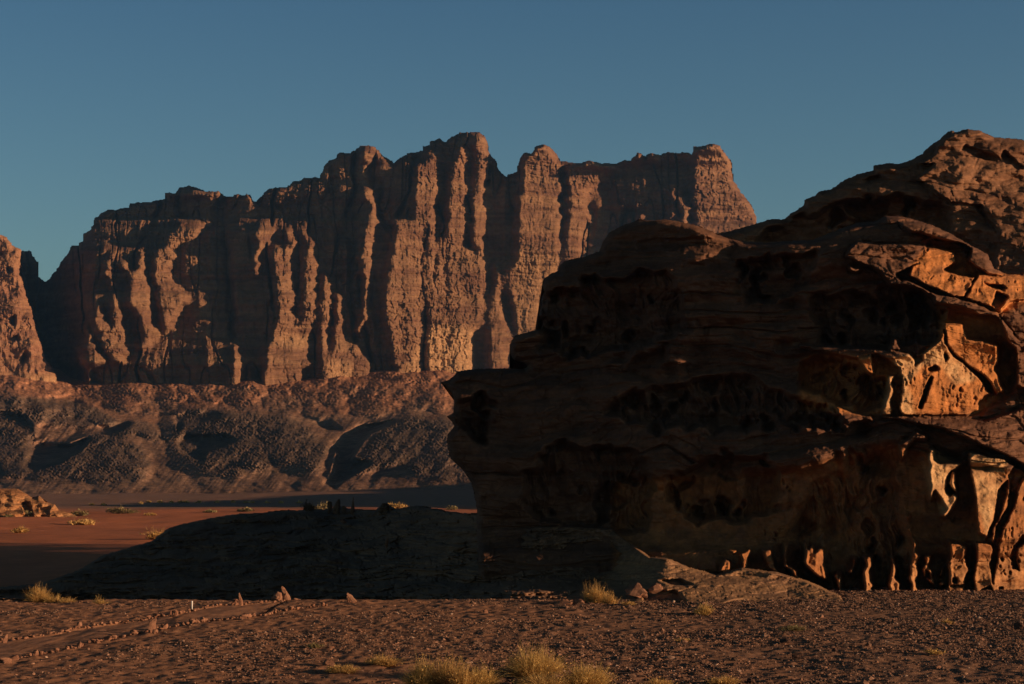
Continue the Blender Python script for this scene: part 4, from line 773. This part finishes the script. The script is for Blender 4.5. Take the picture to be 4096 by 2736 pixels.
# ------------------------------------------------------------------ shrubs and grass tufts
def leafm(name, a, c2):
    m, nt, b = mat(name)
    col = mix(nt, attr(nt, "tone"), a, c2); nt.links.new(col, b.inputs["Base Color"]); b.inputs["Roughness"].default_value = .8
    tr = nt.nodes.new("ShaderNodeBsdfTranslucent"); nt.links.new(col, tr.inputs[0]); ms = nt.nodes.new("ShaderNodeMixShader"); ms.inputs[0].default_value = .3
    nt.links.new(b.outputs[0], ms.inputs[1]); nt.links.new(tr.outputs[0], ms.inputs[2]); out = [n for n in nt.nodes if n.type == 'OUTPUT_MATERIAL'][0]; nt.links.new(ms.outputs[0], out.inputs[0]); return m
M_dry = leafm("dry_grass", (.38, .22, .08), (.72, .48, .18)); M_yel = leafm("yellow_green_grass", (.40, .245, .085), (.74, .51, .19)); M_grn = leafm("pale_green_leaves", (.17, .13, .06), (.36, .30, .145)); M_stem, nt, b = mat("twig_wood"); b.inputs["Base Color"].default_value = (.16, .1, .06, 1)
def blades(n, R, H, width, seed, spread=1.0, seg=3, sprig=0.0, core=.25):
    r = np.random.default_rng(seed); az = r.uniform(0, 6.283, n); el = r.random(n) ** .7; rad0 = core * R * np.sqrt(r.random(n))
    ln = H * r.uniform(.5, 1.05, n) * (1 - .25 * el); lean = el * spread
    dx, dy = np.cos(az), np.sin(az); b0 = np.stack([dx * rad0, dy * rad0, np.zeros(n)], -1)
    nc = 5; cc = r.uniform(-1, 1, (nc, 2)) * R * .5; hc = r.uniform(.65, 1.0, nc); ci = r.integers(0, nc, n); b0[:, :2] = b0[:, :2] * .6 + cc[ci]; ln = ln * hc[ci] * r.uniform(.6, 1.15, n)
    pts = []
    for k in range(seg + 1):
        t = k / seg; out = lean * R * (t ** 1.3) ; z = ln * t * (1 - .3 * el * t)
        pts.append(b0 + np.stack([dx * out, dy * out, z], -1) + r.normal(0, .035 * H * t, (n, 3)))
    pts = np.stack(pts, 1); side = np.stack([-dy, dx, np.zeros(n)], -1); jit = r.normal(0, .6, (n, 3)); side = side + jit; side /= np.linalg.norm(side, axis=1)[:, None]
    wk = np.linspace(1, .25, seg + 1)[None, :, None] * width / 2
    A = pts - side[:, None] * wk; B = pts + side[:, None] * wk
    V_ = np.concatenate([A, B], 1); m_ = 2 * (seg + 1); F_ = np.array([[k, k + 1, seg + 2 + k, seg + 1 + k] for k in range(seg)])
    F_ = (F_[None] + (np.arange(n) * m_)[:, None, None]).reshape(-1, 4); tone = np.repeat(np.clip(r.normal(.5, .25, n), 0, 1), m_)
    V_ = V_.reshape(-1, 3)
    if sprig:      # small leaf faces along the outer parts
        nl = int(n * sprig); i = r.integers(0, n, nl); t = r.uniform(.35, 1.0, nl); k = np.minimum((t * seg).astype(int), seg - 1); fr = (t * seg - k)[:, None]
        c = pts[i, k] * (1 - fr) + pts[i, k + 1] * fr + r.normal(0, .03 * H, (nl, 3)); a = r.normal(size=(nl, 3)); a /= np.linalg.norm(a, axis=1)[:, None]; q = np.cross(a, r.normal(size=(nl, 3))); q /= np.linalg.norm(q, axis=1)[:, None]
        s = width * r.uniform(1.0, 2.4, (nl, 1)); base = len(V_)
        V2 = np.stack([c - a * s, c - q * s * .6, c + a * s, c + q * s * .6], 1).reshape(-1, 3); F2 = base + np.arange(nl * 4).reshape(-1, 4)
        V_ = np.concatenate([V_, V2]); F_ = np.concatenate([F_, F2]); tone = np.concatenate([tone, np.repeat(np.clip(r.normal(.6, .25, nl), 0, 1), 4)])
    return V_, F_, tone
def shrub(name, u, v, wpx, hpx, n, m, seed, label, cat, D=None, z=None, spread=1.0, sprig=0., group=None, wmul=1.0):
    x, y = gpt(u, v)
    if D: y = D; x = (u - CX) / FPX * D
    zz = gh(x, y) if z is None else z
    p = y / FPX; R = wpx * p * .62; H = hpx * p * 1.5
    root = bpy.data.objects.new(name, None); COL.objects.link(root); root.location = (x, y, zz - .02 * H)
    V_, F_, t_ = blades(n, R, H, p * .5 * wmul, seed, spread, sprig=sprig); make_mesh("foliage", V_, F_, m, False, {"tone": t_}, root)
    V_, F_, t_ = blades(max(12, n // 14), R * .8, H * .8, p * .7 * wmul, seed + 1, spread); make_mesh("stems", V_, F_, M_stem, False, {"tone": t_}, root)
    return tag(root, label, cat, group)
u0, v0 = px("P", 345, 262); shrub("dry_bush", u0, v0, 25, 18, 900, M_dry, 1, "tall golden dry bush at the left rim of the gravel flat", "bush", spread=.8, z=0)
u0, v0 = px("P", 500, 265); shrub("dry_bush", u0, v0, 12, 10, 350, M_yel, 3, "small green gold bush right beside the tall golden bush", "bush", z=0)
u0, v0 = px("P", 650, 270); shrub("dry_bush", u0, v0, 15, 6.5, 300, M_dry, 5, "low dry tuft, third plant from the left on the flat's rim", "bush", z=0)
u0, v0 = px("P", 960, 285); shrub("dry_bush", u0, v0, 12, 9, 220, M_yel, 7, "thin sprig of a plant on the rim left of the white stake", "bush", z=0)
for i, (r_, x, y, w, h, n, m_, lab) in enumerate([
    ("K", 700, 850, 34, 25, 1500, M_yel, "yellow grass clump at the bottom edge, leftmost of the big ones"), ("K", 860, 860, 32, 28, 1500, M_dry, "golden grass clump in the middle of the left bottom group"), ("K", 1040, 855, 26, 22, 1100, M_yel, "yellow grass clump at the right end of the left bottom group"),
    ("K", 1400, 780, 48, 24, 1900, M_yel, "broad yellow green bush behind the orange sandy stone at the bottom"), ("K", 1500, 745, 26, 18, 900, M_yel, "upright yellow green shoots right of the broad bottom bush"), ("K", 1440, 860, 46, 13, 1400, M_dry, "golden grass fringe in front of the broad bottom bush"), ("K", 1750, 850, 38, 25, 1600, M_yel, "rightmost big grass clump of the bottom edge"),
    ("K", 400, 690, 30, 11, 700, M_dry, "low wide golden tuft left above the big bottom clumps"), ("K", 120, 745, 22, 8, 450, M_dry, "low golden tuft left of the wide golden tuft"), ("J", 2300, 735, 22, 9, 450, M_dry, "low golden tuft beside the orange stone at the bottom"),
    ("J", 2110, 575, 14, 6.5, 260, M_grn, "faint green tuft on the gravel left of centre"), ("L", 470, 770, 26, 7.5, 700, M_dry, "golden grass at the bottom edge right of centre"), ("L", 60, 790, 22, 8, 500, M_dry, "golden grass just right of the rightmost big clump"),
    ("L", 340, 325, 15, 12, 650, M_yel, "single yellow shrub on the gravel before the lit rock shelf"), ("L", 900, 440, 20, 7.5, 420, M_grn, "green shrub on the gravel in front of the outcrop"), ("L", 1860, 390, 12, 4.5, 160, M_dry, "faint dry tuft far right on the gravel"),
    ("L", 1780, 590, 15, 6, 220, M_yel, "sparse dry tuft on the gravel at lower right"), ("L", 205, 510, 12, 5, 160, M_dry, "sparse dry tuft beside the small white stone"), ("K", 2040, 290, 12, 5, 180, M_dry, "small dry tuft right of the twin bushes by the shelf")]):
    u0, v0 = px(r_, x, y); shrub("grass_tuft", u0, v0, w, h * (1.1 if v0 > 675 else .9), int(n * 1.3), m_, 100 + 3 * i, lab, "grass tuft", group=None, sprig=.5)
u0, v0 = px("K", 1790, 262); shrub("dry_bush", u0, v0 + 2, 24, 20, 700, M_dry, 31, "taller of the twin dry bushes at the shadow edge", "bush", D=float(mound_D(np.array(u0), np.array(v0 + 2))) - .5, z=mz(u0, v0 + 2, float(mound_D(np.array(u0), np.array(v0 + 2))) - .5), sprig=.3, spread=.8)
u0, v0 = px("K", 1900, 290); shrub("dry_bush", u0, v0 + 1, 17, 16, 500, M_dry, 33, "lower right one of the twin dry bushes at the shadow edge", "bush", D=float(mound_D(np.array(u0), np.array(v0 + 1))) - .5, z=mz(u0, v0 + 1, float(mound_D(np.array(u0), np.array(v0 + 1))) - .5), sprig=.3, spread=.8)
# rubble in the shelf edge light
for i, (x, y, h, w, lab) in enumerate([(2080, 235, 14, 22, "pitted rock knob catching the sun right of the twin bushes"), (2215, 205, 9, 18, "sunlit lump of rock right of the pitted knob"), (1600, 300, 8, 18, "jagged sunlit rock at the right end of the rubble bank"), (1700, 300, 8, 14, "small spiky rock right of the jagged one on the rubble bank"), (1910, 345, 6, 16, "low rock in front of the twin bushes"), (1785, 345, 4, 9, "small pale rock at the foot of the rubble bank")]):
    u0, v0 = px("K", x, y); o = slab("rubble_rock", u0, v0, h, w, 1300 + i, lab, .1, .8, "rock", .3, D=float(mound_D(np.array(u0), np.array(v0))) - .5)
# far shrubs on the sand
for i, (u_, v_px, w, h, m_, lab) in enumerate([
    (121.5, 512.5, 23, 9, M_grn, "large pale green shrub standing alone on the lit red sand"), (78, 514, 16, 8, M_grn, "green shrub at the right foot of the orange outcrop"), (83, 523.5, 22, 8, M_dry, "wide tan shrub on the sand in front of the orange outcrop"),
    (25, 515.5, 20, 8, M_grn, "greyish shrub at the foot of the orange outcrop"), (39, 514, 8, 6, M_grn, "bright green bush against the orange outcrop"), (8, 516, 8, 4, M_grn, "small dark green bush at the left end of the orange outcrop"), (150, 514, 9, 3.5, M_yel, "little yellow tuft right of the large pale shrub"),
    (22, 534, 16, 8, M_dry, "half shaded dry shrub at the shadow edge on the left"), (157, 541, 20, 14, M_dry, "dry shrub on the sand touching the outline of the rock shelf"), (210, 511, 11, 4, M_grn, "pale shrub left one of two by the shelf crest"), (246, 510.5, 14, 4.5, M_grn, "pale shrub right one of two by the shelf crest"),
    (324, 508.5, 12, 10, M_grn, "lit pale green shrub just left of the standing stones"), (316, 509.5, 10, 6, M_grn, "low pale tuft left of the lit shrub by the standing stones"), (309, 511, 11, 13, M_stem, "dark bare bush in shade left of the standing stones"), (397, 508, 17, 7, M_yel, "bright yellow green shrubs right of the humped boulder"), (391, 508, 9, 6, M_yel, "small yellow shrub touching the humped boulder"), (451, 508, 10, 5, M_grn, "lone pale shrub on the lit sand strip near the outcrop")]):
    D_ = CAMZ + 3.2; D_ = D_ * FPX / (v_px - VH); 
    if 300 < u_ < 312: D_ = 128
    xx = (u_ - CX) / FPX * D_; zz = float(sand_h(np.array([[xx]]), np.array([[D_]]))[0, 0])
    if 300 < u_ < 312: zz = mz(u_, v_px, 128)
    shrub("desert_shrub", u_, v_px, w * .9, h * .75, 420 if w > 12 else 220, m_, 500 + 3 * i, lab, "shrub", D=D_, z=zz, sprig=.8, wmul=1.3, spread=.9)
# row of small shrubs along the colour change of the plain
pts_ = [(u_, 506 - (u_ - 60) * .038 + (i % 3) * .5) for i, u_ in enumerate([92, 104, 140, 149, 160, 172, 181, 186, 199, 216, 232, 247, 252, 268, 281, 300])]
for i, (u_, v_px) in enumerate(pts_):
    D_ = min(640., 8.2 * FPX / (v_px - VH)); xx = (u_ - CX) / FPX * D_; zz = float(sand_h(np.array([[xx]]), np.array([[D_]]))[0, 0])
    shrub("desert_shrub", u_, v_px, 4.5, 2.2, 60, M_yel, 700 + 3 * i, "tiny distant shrub in the row along the far edge of the red sand", "shrub", D=D_, z=zz, sprig=1, wmul=1.3, group="tiny shrubs along the far edge of the red sand")

# ------------------------------------------------------------------ haze
hz, nt, _ = mat("haze_air"); nt.nodes.clear(); out = nt.nodes.new("ShaderNodeOutputMaterial"); pv = nt.nodes.new("ShaderNodeVolumePrincipled")
pv.inputs["Anisotropy"].default_value = .6; pv.inputs["Color"].default_value = (.30, .62, 1.0, 1); pv.inputs["Density"].default_value = 8.0e-5; nt.links.new(pv.outputs[0], out.inputs["Volume"])
x0, x1, y0, y1, z0, z1 = -6500, 6500, -1000, 12600, -8, 480
V_ = [(x, y, z) for x in (x0, x1) for y in (y0, y1) for z in (z0, z1)]
F_ = [(0, 1, 3, 2), (4, 6, 7, 5), (0, 4, 5, 1), (2, 3, 7, 6), (0, 2, 6, 4), (1, 5, 7, 3)]
tag(make_mesh("haze", V_, F_, hz, False), "thin evening haze in the valley air", None, None, "stuff")
